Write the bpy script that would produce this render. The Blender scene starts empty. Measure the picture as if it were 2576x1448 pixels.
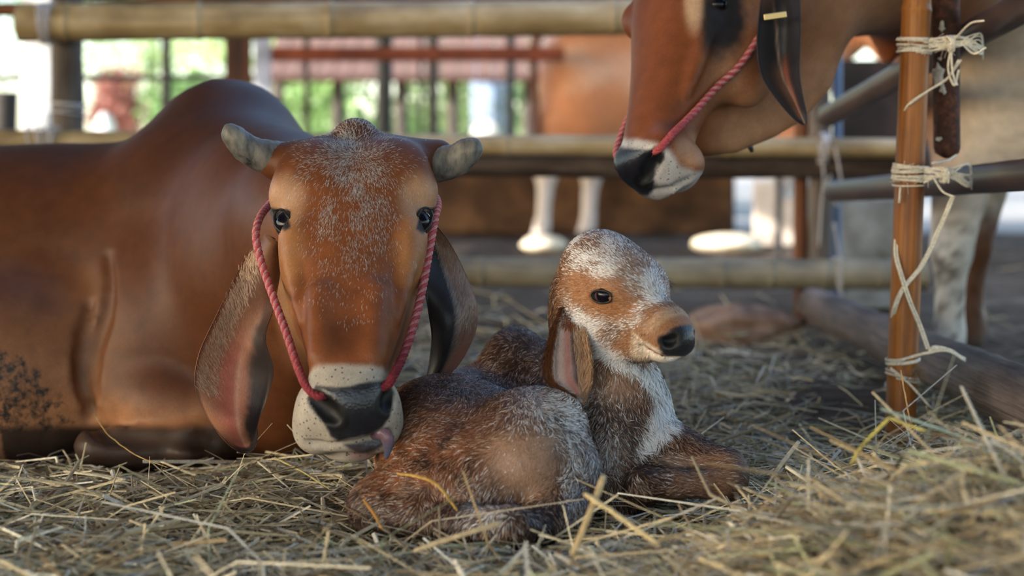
import bpy, math, random
import numpy as np
from mathutils import Vector, Matrix

# ------------------------------------------------------------------ camera, sky, sun, exposure
random.seed(7)
RNG = np.random.default_rng(11)
SC = bpy.context.scene
COL = SC.collection
F, CX, HY, CAMH = 4293.0, 1288.0, 400.0, 0.504     # focal length in px, principal column, horizon row, lens height

cam_d = bpy.data.cameras.new('camera')
cam = bpy.data.objects.new('camera', cam_d)
COL.objects.link(cam)
cam.location = (0, 0, CAMH)
cam.rotation_euler = (math.radians(90), 0, 0)
cam_d.sensor_width = 36.0
cam_d.lens = 36.0 * F / 2576.0
cam_d.shift_y = -(724.0 - HY) / 2576.0
cam_d.clip_start, cam_d.clip_end = 0.05, 300
cam_d.dof.use_dof = True
cam_d.dof.focus_distance = 2.46
cam_d.dof.aperture_fstop = 2.8
SC.camera = cam

world = bpy.data.worlds.new('sky')
SC.world = world
world.use_nodes = True
wn = world.node_tree.nodes
bg = wn['Background']
sky = wn.new('ShaderNodeTexSky')
sky.sky_type = 'NISHITA'
sky.sun_disc = False
sky.sun_elevation = math.radians(25)
sky.sun_rotation = math.radians(240)
sky.air_density = 1.0
sky.dust_density = 1.5
world.node_tree.links.new(sky.outputs[0], bg.inputs[0])
bg.inputs[1].default_value = 0.46

sun_d = bpy.data.lights.new('sun', 'SUN')
sun_d.energy = 7.5
sun_d.angle = math.radians(0.6)
sun_d.color = (1.0, 0.97, 0.92)
sun = bpy.data.objects.new('sun', sun_d)
COL.objects.link(sun)
SUN_EL, SUN_AZ = math.radians(25), math.radians(60)      # from behind the camera, well to the left
_sd = Vector((math.sin(SUN_AZ) * math.cos(SUN_EL), math.cos(SUN_AZ) * math.cos(SUN_EL), -math.sin(SUN_EL)))
sun.rotation_euler = _sd.to_track_quat('-Z', 'Y').to_euler()
sun.location = (-2, -8, 9)

SC.view_settings.view_transform = 'Standard'
SC.view_settings.look = 'None'
SC.view_settings.gamma = 1.0
SC.view_settings.use_curve_mapping = False
SC.view_settings.exposure = 0.65


# ------------------------------------------------------------------ helpers
def P(px, py, Y):
    """A point that stands Y metres in front of the lens and shows at (px, py)."""
    return np.array([(px - CX) * Y / F, Y, CAMH - (py - HY) * Y / F])


def to_px(v):
    return CX + v[:, 0] * F / v[:, 1], HY + (CAMH - v[:, 2]) * F / v[:, 1]


def srgb(r, g, b):
    c = np.array([r, g, b], float) / 255.0
    return np.where(c <= 0.04045, c / 12.92, ((c + 0.055) / 1.055) ** 2.4)


def sstep(a, b, x):
    t = np.clip((x - a) / (b - a), 0, 1)
    return t * t * (3 - 2 * t)


def mixc(c, col, m):
    return c + (np.asarray(col) - c) * np.clip(m, 0, 1)[:, None]


def _hash(ix, iy, iz, seed):
    h = (ix * 374761393 + iy * 668265263 + iz * 2147483647 + seed * 1274126177) & 0xFFFFFFFF
    h = ((h ^ (h >> 13)) * 1274126177) & 0xFFFFFFFF
    h = ((h ^ (h >> 16)) * 2246822519) & 0xFFFFFFFF
    return ((h ^ (h >> 15)) & 0xFFFFFF) / float(0xFFFFFF)


def noise3(p, scale, seed=0):
    q = np.asarray(p, float) * scale
    i = np.floor(q).astype(np.int64)
    f = q - i
    f = f * f * (3 - 2 * f)
    out = 0
    for dx in (0, 1):
        for dy in (0, 1):
            for dz in (0, 1):
                w = (f[:, 0] if dx else 1 - f[:, 0]) * (f[:, 1] if dy else 1 - f[:, 1]) * (f[:, 2] if dz else 1 - f[:, 2])
                out = out + w * _hash(i[:, 0] + dx, i[:, 1] + dy, i[:, 2] + dz, seed)
    return out                                     # 0..1


def fbm(p, scale, seed=0, octv=3):
    a, s, tot = 0.5, 0, 0
    for k in range(octv):
        s = s + a * noise3(p, scale * 2 ** k, seed + k * 17)
        tot += a
        a *= 0.5
    return s / tot


def poly_sd(px, py, poly):
    """signed distance (px) to a closed outline, negative inside"""
    poly = np.asarray(poly, float)
    d = np.full(px.shape, 1e9)
    inside = np.zeros(px.shape, bool)
    n = len(poly)
    for i in range(n):
        a, b = poly[i], poly[(i + 1) % n]
        e = b - a
        t = np.clip(((px - a[0]) * e[0] + (py - a[1]) * e[1]) / (e @ e), 0, 1)
        d = np.minimum(d, np.hypot(px - a[0] - t * e[0], py - a[1] - t * e[1]))
        cond = ((a[1] > py) != (b[1] > py))
        xi = a[0] + (py - a[1]) / (b[1] - a[1] + 1e-12) * e[0]
        inside ^= cond & (px < xi)
    return np.where(inside, -d, d)


def catmull(pts, n):
    pts = np.asarray(pts, float)
    m = len(pts)
    if m == 2:
        t = np.linspace(0, 1, n)[:, None]
        return pts[0] * (1 - t) + pts[1] * t
    ext = np.vstack([2 * pts[0] - pts[1], pts, 2 * pts[-1] - pts[-2]])
    t = np.linspace(0, m - 1 - 1e-9, n)
    i = t.astype(int)
    f = (t - i)[:, None]
    p0, p1, p2, p3 = ext[i], ext[i + 1], ext[i + 2], ext[i + 3]
    return 0.5 * (2 * p1 + (p2 - p0) * f + (2 * p0 - 5 * p1 + 4 * p2 - p3) * f ** 2 + (3 * p1 - p0 - 3 * p2 + p3) * f ** 3)


def unit(v):
    v = np.asarray(v, float)
    return v / (np.linalg.norm(v, axis=-1, keepdims=True) + 1e-12)


# ---- linking
def tag(o, label=None, cat=None, group=None, kind=None):
    if label: o['label'] = label
    if cat: o['category'] = cat
    if group: o['group'] = group
    if kind: o['kind'] = kind
    return o


def thing(name, loc, label, cat, group=None):
    o = bpy.data.objects.new(name, None)
    o.empty_display_size = 0.1
    COL.objects.link(o)
    o.location = loc
    return tag(o, label, cat, group)


def world_off(o):
    if o.parent is None: return o.location.copy()
    return world_off(o.parent) + o.matrix_parent_inverse.to_translation() + o.location


def obj(name, me, parent=None, loc=None, rot=None):
    o = bpy.data.objects.new(name, me)
    COL.objects.link(o)
    if parent is not None:
        o.parent = parent
        off = world_off(parent)
        o.matrix_parent_inverse = Matrix.Translation(-off)
    if loc is not None: o.location = loc
    if rot is not None:
        o.rotation_mode = 'QUATERNION'
        o.rotation_quaternion = rot
    return o


def mesh(name, v, faces, mat=None, smooth=True, col=None, attrs=None):
    """faces: list of int arrays, each (n,3) or (n,4)"""
    me = bpy.data.meshes.new(name)
    v = np.asarray(v, np.float32)
    if not isinstance(faces, list): faces = [faces]
    faces = [np.asarray(f, np.int32) for f in faces if len(f)]
    loops = np.concatenate([f.ravel() for f in faces])
    sizes = np.concatenate([np.full(len(f), f.shape[1], np.int32) for f in faces])
    starts = np.concatenate([[0], np.cumsum(sizes)[:-1]]).astype(np.int32)
    me.vertices.add(len(v)); me.vertices.foreach_set('co', v.ravel())
    me.loops.add(len(loops)); me.loops.foreach_set('vertex_index', loops)
    me.polygons.add(len(sizes)); me.polygons.foreach_set('loop_start', starts)
    try: me.polygons.foreach_set('loop_total', sizes)
    except Exception: pass
    me.polygons.foreach_set('use_smooth', np.full(len(sizes), bool(smooth)))
    if mat is not None: me.materials.append(mat)
    me.update(calc_edges=True)
    if col is not None:
        a = me.attributes.new('Col', 'FLOAT_COLOR', 'POINT')
        c = np.ones((len(v), 4), np.float32); c[:, :3] = col
        a.data.foreach_set('color', c.ravel())
    for k, val in (attrs or {}).items():
        val = np.asarray(val, np.float32)
        if val.ndim == 2:
            a = me.attributes.new(k, 'FLOAT_VECTOR', 'POINT'); a.data.foreach_set('vector', val.ravel())
        else:
            a = me.attributes.new(k, 'FLOAT', 'POINT'); a.data.foreach_set('value', val.ravel())
    return me


class MB:
    """collects shapes of ONE part"""
    def __init__(s): s.v, s.f3, s.f4, s.c, s.n = [], [], [], [], 0
    def add(s, v, f4=None, f3=None, c=None):
        v = np.asarray(v, float)
        if f4 is not None and len(f4): s.f4.append(np.asarray(f4) + s.n)
        if f3 is not None and len(f3): s.f3.append(np.asarray(f3) + s.n)
        s.v.append(v)
        s.c.append(np.broadcast_to(np.asarray(c if c is not None else (1, 1, 1), float), (len(v), 3)))
        s.n += len(v)
        return s
    def mesh(s, name, mat, smooth=True):
        fs = []
        if s.f4: fs.append(np.vstack(s.f4))
        if s.f3: fs.append(np.vstack(s.f3))
        return mesh(name, np.vstack(s.v), fs, mat, smooth, np.vstack(s.c))
    def obj(s, name, mat, parent=None, smooth=True):
        return obj(name, s.mesh(name, mat, smooth), parent)


def frames(path):
    path = np.asarray(path, float)
    t = unit(np.gradient(path, axis=0))
    a = np.array([0, 0, 1.0]) if abs(t[0][2]) < 0.9 else np.array([1.0, 0, 0])
    n = unit(np.cross(t[0], a))
    N = [n]
    for i in range(1, len(path)):
        n = N[-1] - t[i] * (N[-1] @ t[i])
        N.append(unit(n))
    N = np.array(N)
    return t, N, np.cross(t, N)


def tube(path, rad, sides=10, caps=True, wob=None):
    """-> verts, quads, tris"""
    path = np.asarray(path, float)
    n = len(path)
    rad = np.broadcast_to(np.asarray(rad, float), (n,)) if np.ndim(rad) < 2 else rad
    t, N, B = frames(path)
    a = np.linspace(0, 2 * np.pi, sides, endpoint=False)
    r = rad[:, None] if np.ndim(rad) == 1 else rad
    if wob is not None: r = r * wob
    v = path[:, None, :] + (np.cos(a)[None, :, None] * N[:, None, :] + np.sin(a)[None, :, None] * B[:, None, :]) * (np.broadcast_to(r, (n, sides)))[:, :, None]
    v = v.reshape(-1, 3)
    i = np.arange(n - 1)[:, None] * sides
    j = np.arange(sides)[None, :]
    j2 = (j + 1) % sides
    q = np.stack([i + j, i + j2, i + sides + j2, i + sides + j], -1).reshape(-1, 4)
    tr = np.zeros((0, 3), int)
    if caps:
        v = np.vstack([v, path[0], path[-1]])
        c0, c1 = n * sides, n * sides + 1
        jj = np.arange(sides)
        k = (jj + 1) % sides
        tr = np.vstack([np.stack([np.full(sides, c0), k, jj], -1), np.stack([np.full(sides, c1), (n - 1) * sides + jj, (n - 1) * sides + k], -1)])
    return v, q, tr


def box_v(c, h, R=None):
    s = np.array([[x, y, z] for x in (-1, 1) for y in (-1, 1) for z in (-1, 1)], float) * np.asarray(h)
    if R is not None: s = s @ np.asarray(R).T
    f = [[0, 1, 3, 2], [4, 6, 7, 5], [0, 4, 5, 1], [2, 3, 7, 6], [0, 2, 6, 4], [1, 5, 7, 3]]
    return s + np.asarray(c), np.array(f)


def rough_box(c, h, bev=0.01, R=None, jit=0.0, seed=0):
    """box with chamfered edges (24 verts)"""
    h = np.asarray(h, float)
    b = min(bev, 0.45 * h.min())
    v, idx = [], {}
    for x in (-1, 1):
        for y in (-1, 1):
            for z in (-1, 1):
                for ax in range(3):
                    p = np.array([x, y, z], float) * (h - b)
                    p[ax] = np.array([x, y, z])[ax] * h[ax]
                    idx[(x, y, z, ax)] = len(v); v.append(p)
    v = np.array(v)
    if jit: v = v + np.random.default_rng(seed).normal(0, jit, v.shape)
    q, t = [], []
    for ax in range(3):
        o = [k for k in range(3) if k != ax]
        for s in (-1, 1):
            ring = []
            for a, bb in ((-1, -1), (1, -1), (1, 1), (-1, 1)):
                k = [0, 0, 0]; k[ax] = s; k[o[0]] = a; k[o[1]] = bb
                ring.append(idx[(*k, ax)])
            q.append(ring)
        for a in (-1, 1):
            for bb in (-1, 1):
                e = []
                for s in (-1, 1):
                    k = [0, 0, 0]; k[ax] = s; k[o[0]] = a; k[o[1]] = bb
                    e.append((idx[(*k, o[0])], idx[(*k, o[1])]))
                q.append([e[0][0], e[0][1], e[1][1], e[1][0]])
    for x in (-1, 1):
        for y in (-1, 1):
            for z in (-1, 1):
                t.append([idx[(x, y, z, 0)], idx[(x, y, z, 1)], idx[(x, y, z, 2)]])
    if R is not None: v = v @ np.asarray(R).T
    return v + np.asarray(c), np.array(q), np.array(t)


# ------------------------------------------------------------------ implicit surfaces
class Field:
    def __init__(s, xs, ys, zs):
        s.x, s.y, s.z = [np.asarray(a, np.float32) for a in (xs, ys, zs)]
        s.f = np.full((len(xs), len(ys), len(zs)), 5.0, np.float32)

    def _sub(s, lo, hi):
        r = []
        for a, l, h in zip((s.x, s.y, s.z), lo, hi):
            i0 = max(0, int(np.searchsorted(a, l)) - 1); i1 = min(len(a), int(np.searchsorted(a, h)) + 1)
            r.append(slice(i0, max(i1, i0)))
        return tuple(r)

    def put(s, fn, lo, hi, k=0.02, mode='+'):
        m = k + 0.03
        sl = s._sub(np.asarray(lo) - m, np.asarray(hi) + m)
        X, Y, Z = s.x[sl[0]][:, None, None], s.y[sl[1]][None, :, None], s.z[sl[2]][None, None, :]
        if X.size == 0 or Y.size == 0 or Z.size == 0: return
        d = fn(X, Y, Z).astype(np.float32)
        a = s.f[sl]
        if mode == '-':
            h = np.maximum(k - np.abs(a + d), 0) / k
            s.f[sl] = np.maximum(a, -d) + h * h * k * 0.25
        else:
            h = np.maximum(k - np.abs(a - d), 0) / k
            s.f[sl] = np.minimum(a, d) - h * h * k * 0.25

    def ell(s, c, r, k=0.03, R=None, mode='+'):
        c = np.asarray(c, float); r = np.broadcast_to(np.asarray(r, float), (3,)).copy()
        if R is None: ext = r
        else:
            R = np.asarray(R, float)                # rows: local axes
            ext = np.sqrt(((R * r[:, None]) ** 2).sum(0))
        def fn(X, Y, Z):
            x, y, z = X - c[0], Y - c[1], Z - c[2]
            if R is not None:
                x, y, z = (R[0, 0] * x + R[0, 1] * y + R[0, 2] * z, R[1, 0] * x + R[1, 1] * y + R[1, 2] * z, R[2, 0] * x + R[2, 1] * y + R[2, 2] * z)
            k0 = np.sqrt((x / r[0]) ** 2 + (y / r[1]) ** 2 + (z / r[2]) ** 2)
            k1 = np.sqrt((x / r[0] ** 2) ** 2 + (y / r[1] ** 2) ** 2 + (z / r[2] ** 2) ** 2) + 1e-6
            return k0 * (k0 - 1) / k1
        s.put(fn, c - ext, c + ext, k, mode)

    def cone(s, a, b, ra, rb, k=0.03, mode='+'):
        a = np.asarray(a, float); b = np.asarray(b, float)
        e = b - a; L = e @ e + 1e-9
        def fn(X, Y, Z):
            t = np.clip(((X - a[0]) * e[0] + (Y - a[1]) * e[1] + (Z - a[2]) * e[2]) / L, 0, 1)
            return np.sqrt((X - a[0] - t * e[0]) ** 2 + (Y - a[1] - t * e[1]) ** 2 + (Z - a[2] - t * e[2]) ** 2) - (ra + (rb - ra) * t)
        R = max(ra, rb)
        s.put(fn, np.minimum(a, b) - R, np.maximum(a, b) + R, k, mode)

    def chain(s, pts, rad, k=0.03, mode='+', n=None):
        pts = np.asarray(pts, float)
        n = n or (len(pts) - 1) * 3 + 1
        q = catmull(np.column_stack([pts, np.asarray(rad, float)]), n)
        for i in range(len(q) - 1):
            s.cone(q[i, :3], q[i + 1, :3], q[i, 3], q[i + 1, 3], k if (i == 0 or mode == '-') else min(k, 0.012), mode)

    def loft(s, o, c, r, n, st, e=2.5, k=0.03):
        """st rows: s, half width, top, bottom, centre offset"""
        o, c, r, n = [np.asarray(q, float) for q in (o, c, r, n)]
        st = np.asarray(st, float)
        dense = catmull(st, 160)
        S = dense[:, 0]
        def fn(X, Y, Z):
            x, y, z = X - o[0], Y - o[1], Z - o[2]
            ss = x * c[0] + y * c[1] + z * c[2]
            u = x * r[0] + y * r[1] + z * r[2]
            w = x * n[0] + y * n[1] + z * n[2]
            sc = np.clip(ss, S[0], S[-1])
            hw = np.interp(sc, S, dense[:, 1]); tp = np.interp(sc, S, dense[:, 2]); bt = np.interp(sc, S, dense[:, 3]); uc = np.interp(sc, S, dense[:, 4])
            hd = 0.5 * (tp - bt)
            q = (np.abs((u - uc) / hw) ** e + np.abs((w - 0.5 * (tp + bt)) / hd) ** e) ** (1 / e)
            d = (q - 1) * np.minimum(hw, hd)
            out = np.maximum(S[0] - ss, ss - S[-1])
            return np.where(out > 0, np.sqrt(np.maximum(d, 0) ** 2 + out ** 2) + np.minimum(d, 0) * 0, d)
        pts = np.array([o + c * a + r * (q[4] + su * q[1]) + n * w for q in st for a in (q[0],) for su in (-1, 1) for w in (q[2], q[3])])
        s.put(fn, pts.min(0), pts.max(0), k)

    def sample(s, p):
        p = np.asarray(p, float)
        ii, ff, ok = [], [], np.ones(len(p), bool)
        for a, q in zip((s.x, s.y, s.z), p.T):
            i = np.clip(np.searchsorted(a, q) - 1, 0, len(a) - 2)
            ii.append(i); ff.append(np.clip((q - a[i]) / (a[i + 1] - a[i]), 0, 1))
            ok &= (q >= a[0]) & (q <= a[-1])
        out = 0
        for dx in (0, 1):
            for dy in (0, 1):
                for dz in (0, 1):
                    w = (ff[0] if dx else 1 - ff[0]) * (ff[1] if dy else 1 - ff[1]) * (ff[2] if dz else 1 - ff[2])
                    out = out + w * s.f[ii[0] + dx, ii[1] + dy, ii[2] + dz]
        return np.where(ok, out, 5.0)

    def polygonise(s, smooth=2):
        f = s.f
        neg = f < 0
        nx, ny, nz = f.shape
        cs = np.zeros((nx - 1, ny - 1, nz - 1), np.uint8)
        for dx in (0, 1):
            for dy in (0, 1):
                for dz in (0, 1):
                    cs += neg[dx:nx - 1 + dx, dy:ny - 1 + dy, dz:nz - 1 + dz]
        ci = np.argwhere((cs > 0) & (cs < 8))
        I, J, K = ci.T
        acc = np.zeros((len(ci), 3)); cnt = np.zeros(len(ci))
        corner = [(0, 0, 0), (1, 0, 0), (0, 1, 0), (1, 1, 0), (0, 0, 1), (1, 0, 1), (0, 1, 1), (1, 1, 1)]
        val = [f[I + a, J + b, K + c] for a, b, c in corner]
        for e0 in range(8):
            for bit in (1, 2, 4):
                if e0 & bit: continue
                e1 = e0 | bit
                va, vb = val[e0], val[e1]
                m = (va < 0) != (vb < 0)
                if not m.any(): continue
                t = va[m] / (va[m] - vb[m])
                a, b = corner[e0], corner[e1]
                pa = np.stack([s.x[I[m] + a[0]], s.y[J[m] + a[1]], s.z[K[m] + a[2]]], 1)
                pb = np.stack([s.x[I[m] + b[0]], s.y[J[m] + b[1]], s.z[K[m] + b[2]]], 1)
                acc[m] += pa + (pb - pa) * t[:, None]; cnt[m] += 1
        V = acc / cnt[:, None]
        idx = np.full(cs.shape, -1, np.int32)
        idx[I, J, K] = np.arange(len(ci))
        Q = []
        for ax in range(3):
            sl0 = [slice(None)] * 3; sl1 = [slice(None)] * 3
            sl0[ax] = slice(0, -1); sl1[ax] = slice(1, None)
            a, b = neg[tuple(sl0)], neg[tuple(sl1)]
            e = np.argwhere(a != b)
            o = [k for k in range(3) if k != ax]
            ok = (e[:, o[0]] > 0) & (e[:, o[1]] > 0) & (e[:, o[0]] < f.shape[o[0]] - 1) & (e[:, o[1]] < f.shape[o[1]] - 1)
            e = e[ok]
            def at(d0, d1):
                g = e.copy(); g[:, o[0]] -= d0; g[:, o[1]] -= d1
                return idx[g[:, 0], g[:, 1], g[:, 2]]
            q = np.stack([at(1, 1), at(0, 1), at(0, 0), at(1, 0)], 1)
            inside_first = a[e[:, 0], e[:, 1], e[:, 2]]
            flip = inside_first if ax == 1 else ~inside_first
            q[flip] = q[flip][:, ::-1]
            Q.append(q)
        Q = np.vstack(Q)
        Q = Q[(Q >= 0).all(1)]
        E = np.vstack([Q[:, [0, 1]], Q[:, [1, 2]], Q[:, [2, 3]], Q[:, [3, 0]]])
        for _ in range(smooth):
            acc = np.zeros_like(V); n = np.zeros(len(V))
            for k in range(3):
                acc[:, k] = np.bincount(E[:, 0], V[E[:, 1], k], len(V)) + np.bincount(E[:, 1], V[E[:, 0], k], len(V))
            n = np.bincount(E.ravel(), minlength=len(V))
            V = V * 0.5 + 0.5 * acc / np.maximum(n, 1)[:, None]
        return V, Q


def axis(*spans):
    """axis((lo, hi, step), ...) joined"""
    out = []
    for lo, hi, st in spans:
        n = max(1, int(round((hi - lo) / st)))
        out.append(np.linspace(lo, hi, n, endpoint=False))
    return np.concatenate(out + [[spans[-1][1]]])


def vnormals(V, Q):
    n = np.cross(V[Q[:, 2]] - V[Q[:, 0]], V[Q[:, 3]] - V[Q[:, 1]])
    out = np.zeros_like(V)
    for c in range(4):
        for k in range(3):
            out[:, k] += np.bincount(Q[:, c], n[:, k], len(V))
    return unit(out)


def basis(zdir, xhint=(1, 0, 0)):
    z = unit(np.asarray(zdir, float)); x = np.asarray(xhint, float); x = unit(x - z * (x @ z))
    return np.array([x, np.cross(z, x), z])


# ---- hair as thin tapered blades
def strands(roots, dirs, nrm, length, width, col, curve=0.25, seed=0):
    """roots, dirs (unit), nrm (surface normals) -> verts, quads, tris, cols, normals"""
    g = np.random.default_rng(seed)
    n = len(roots)
    L = np.broadcast_to(length, (n,))[:, None]; W = np.broadcast_to(width, (n,))[:, None]
    side = unit(np.cross(dirs, nrm) + g.normal(0, 0.35, (n, 3)))
    mid = roots + dirs * L * 0.5 + nrm * L * 0.10
    tip = roots + dirs * L - nrm * L * curve * 0.5
    v = np.stack([roots - side * W * .5, roots + side * W * .5, mid + side * W * .42, mid - side * W * .42, tip], 1).reshape(-1, 3)
    b = np.arange(n)[:, None] * 5
    q = b + np.array([[0, 1, 2, 3]]); t = b + np.array([[3, 2, 4]])
    return v, q, t, np.repeat(col, 5, 0), np.repeat(nrm, 5, 0)


# ------------------------------------------------------------------ materials
def new_mat(name):
    m = bpy.data.materials.new(name)
    m.use_nodes = True
    nt = m.node_tree
    return m, nt, nt.nodes['Principled BSDF']


def N(nt, t, **kw):
    n = nt.nodes.new(t)
    for k, v in kw.items():
        if k.startswith('i_'):
            key = k[2:]
            n.inputs[int(key) if key.isdigit() else key].default_value = v
        else: setattr(n, k, v)
    return n


def ramp(nt, stops):
    r = nt.nodes.new('ShaderNodeValToRGB')
    el = r.color_ramp.elements
    while len(el) < len(stops): el.new(0.5)
    for e, (p, c) in zip(el, stops):
        e.position = p; e.color = (*c[:3], 1)
    return r


def mix_rgb(nt, a, b, fac, mode='MIX'):
    m = nt.nodes.new('ShaderNodeMix'); m.data_type = 'RGBA'; m.blend_type = mode
    for sock, val in ((m.inputs[6], a), (m.inputs[7], b), (m.inputs[0], fac)):
        if hasattr(val, 'node'): nt.links.new(val, sock)
        elif isinstance(val, (int, float)): sock.default_value = val
        else: sock.default_value = (*val[:3], 1)
    return m.outputs[2]


def mat_coat(name, rough=0.5, sheen=0.0, bump=0.2, var=0.28):
    """short animal coat: colour painted per point, fine hair relief, wet gloss where 'wet' is set"""
    m, nt, b = new_mat(name)
    L = nt.links.new
    at = N(nt, 'ShaderNodeAttribute', attribute_name='Col')
    wet = N(nt, 'ShaderNodeAttribute', attribute_name='wet')
    tc = N(nt, 'ShaderNodeTexCoord')
    n1 = N(nt, 'ShaderNodeTexNoise', i_Scale=850.0, i_Detail=3.0)
    n2 = N(nt, 'ShaderNodeTexNoise', i_Scale=38.0, i_Detail=4.0)
    mp = N(nt, 'ShaderNodeMapping'); mp.inputs['Scale'].default_value = (1, 1, 0.22)
    L(tc.outputs['Object'], mp.inputs[0]); L(mp.outputs[0], n1.inputs['Vector']); L(tc.outputs['Object'], n2.inputs['Vector'])
    r = ramp(nt, [(0.25, (1 - var,) * 3), (0.75, (1 + var * 0.4,) * 3)])
    L(n1.outputs[0], r.inputs[0])
    r2 = ramp(nt, [(0.3, (0.82, 0.82, 0.82)), (0.7, (1.1, 1.1, 1.1))])
    L(n2.outputs[0], r2.inputs[0])
    c = mix_rgb(nt, at.outputs['Color'], r.outputs[0], 1.0, 'MULTIPLY')
    c = mix_rgb(nt, c, r2.outputs[0], 1.0, 'MULTIPLY')
    md = N(nt, 'ShaderNodeAttribute', attribute_name='mud')
    n3 = N(nt, 'ShaderNodeTexNoise', i_Scale=75.0, i_Detail=7.0, i_Roughness=0.7); L(tc.outputs['Object'], n3.inputs['Vector'])
    ad = N(nt, 'ShaderNodeMath', operation='MULTIPLY_ADD', i_1=1.0); L(md.outputs['Fac'], ad.inputs[0]); L(n3.outputs[0], ad.inputs[2])
    mm = N(nt, 'ShaderNodeMapRange'); mm.inputs['From Min'].default_value = 0.98; mm.inputs['From Max'].default_value = 1.16; L(ad.outputs[0], mm.inputs['Value'])
    c = mix_rgb(nt, c, (0.022, 0.020, 0.018), mm.outputs[0])
    sp = N(nt, 'ShaderNodeAttribute', attribute_name='spot')
    vs = N(nt, 'ShaderNodeTexVoronoi', i_Scale=150.0); L(tc.outputs['Object'], vs.inputs['Vector'])
    lt = N(nt, 'ShaderNodeMapRange'); lt.inputs['From Min'].default_value = 0.27; lt.inputs['From Max'].default_value = 0.12; L(vs.outputs['Distance'], lt.inputs['Value'])
    ms = N(nt, 'ShaderNodeMath', operation='MULTIPLY'); L(lt.outputs[0], ms.inputs[0]); L(sp.outputs['Fac'], ms.inputs[1])
    c = mix_rgb(nt, c, (0.03, 0.03, 0.033), ms.outputs[0])
    L(c, b.inputs['Base Color'])
    mr = N(nt, 'ShaderNodeMapRange'); mr.inputs['To Min'].default_value = rough; mr.inputs['To Max'].default_value = 0.27
    L(wet.outputs['Fac'], mr.inputs['Value']); L(mr.outputs[0], b.inputs['Roughness'])
    sl = N(nt, 'ShaderNodeMapRange'); sl.inputs['To Min'].default_value = 0.24; sl.inputs['To Max'].default_value = 0.38
    L(wet.outputs['Fac'], sl.inputs['Value']); L(sl.outputs[0], b.inputs['Specular IOR Level'])
    b.inputs['Sheen Weight'].default_value = sheen
    b.inputs['Sheen Roughness'].default_value = 0.5
    vo = N(nt, 'ShaderNodeTexVoronoi', i_Scale=260.0)
    L(tc.outputs['Object'], vo.inputs['Vector'])
    bp1 = N(nt, 'ShaderNodeBump', i_Strength=bump, i_Distance=0.002); L(n1.outputs[0], bp1.inputs['Height'])
    bp2 = N(nt, 'ShaderNodeBump', i_Distance=0.0022)
    mw = N(nt, 'ShaderNodeMath', operation='MULTIPLY', i_1=0.14); L(wet.outputs['Fac'], mw.inputs[0]); L(mw.outputs[0], bp2.inputs['Strength'])
    L(vo.outputs['Distance'], bp2.inputs['Height']); L(bp1.outputs[0], bp2.inputs['Normal']); L(bp2.outputs[0], b.inputs['Normal'])
    return m


def mat_hair(name, rough=0.45, spec=0.35):
    m, nt, b = new_mat(name)
    at = N(nt, 'ShaderNodeAttribute', attribute_name='Col')
    sn = N(nt, 'ShaderNodeAttribute', attribute_name='sn')
    ge = N(nt, 'ShaderNodeNewGeometry')
    mx = N(nt, 'ShaderNodeMix'); mx.data_type = 'VECTOR'; mx.inputs[0].default_value = 0.72
    nt.links.new(ge.outputs['Normal'], mx.inputs[4]); nt.links.new(sn.outputs['Vector'], mx.inputs[5])
    nm = N(nt, 'ShaderNodeVectorMath', operation='NORMALIZE'); nt.links.new(mx.outputs[1], nm.inputs[0])
    nt.links.new(nm.outputs[0], b.inputs['Normal'])
    nt.links.new(at.outputs['Color'], b.inputs['Base Color'])
    b.inputs['Roughness'].default_value = rough
    b.inputs['Specular IOR Level'].default_value = spec
    return m


def mat_vcol(name, rough=0.7, spec=0.3, nscale=60.0, var=0.3, bump=0.2, stretch=(1, 1, 1), dist=0.003):
    m, nt, b = new_mat(name)
    L = nt.links.new
    at = N(nt, 'ShaderNodeAttribute', attribute_name='Col')
    tc = N(nt, 'ShaderNodeTexCoord'); mp = N(nt, 'ShaderNodeMapping'); mp.inputs['Scale'].default_value = stretch
    no = N(nt, 'ShaderNodeTexNoise', i_Scale=nscale, i_Detail=5.0)
    L(tc.outputs['Object'], mp.inputs[0]); L(mp.outputs[0], no.inputs['Vector'])
    r = ramp(nt, [(0.25, (1 - var,) * 3), (0.75, (1 + var * 0.5,) * 3)]); L(no.outputs[0], r.inputs[0])
    L(mix_rgb(nt, at.outputs['Color'], r.outputs[0], 1.0, 'MULTIPLY'), b.inputs['Base Color'])
    b.inputs['Roughness'].default_value = rough
    b.inputs['Specular IOR Level'].default_value = spec
    if bump:
        bp = N(nt, 'ShaderNodeBump', i_Strength=bump, i_Distance=dist); L(no.outputs[0], bp.inputs['Height']); L(bp.outputs[0], b.inputs['Normal'])
    return m


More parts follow.
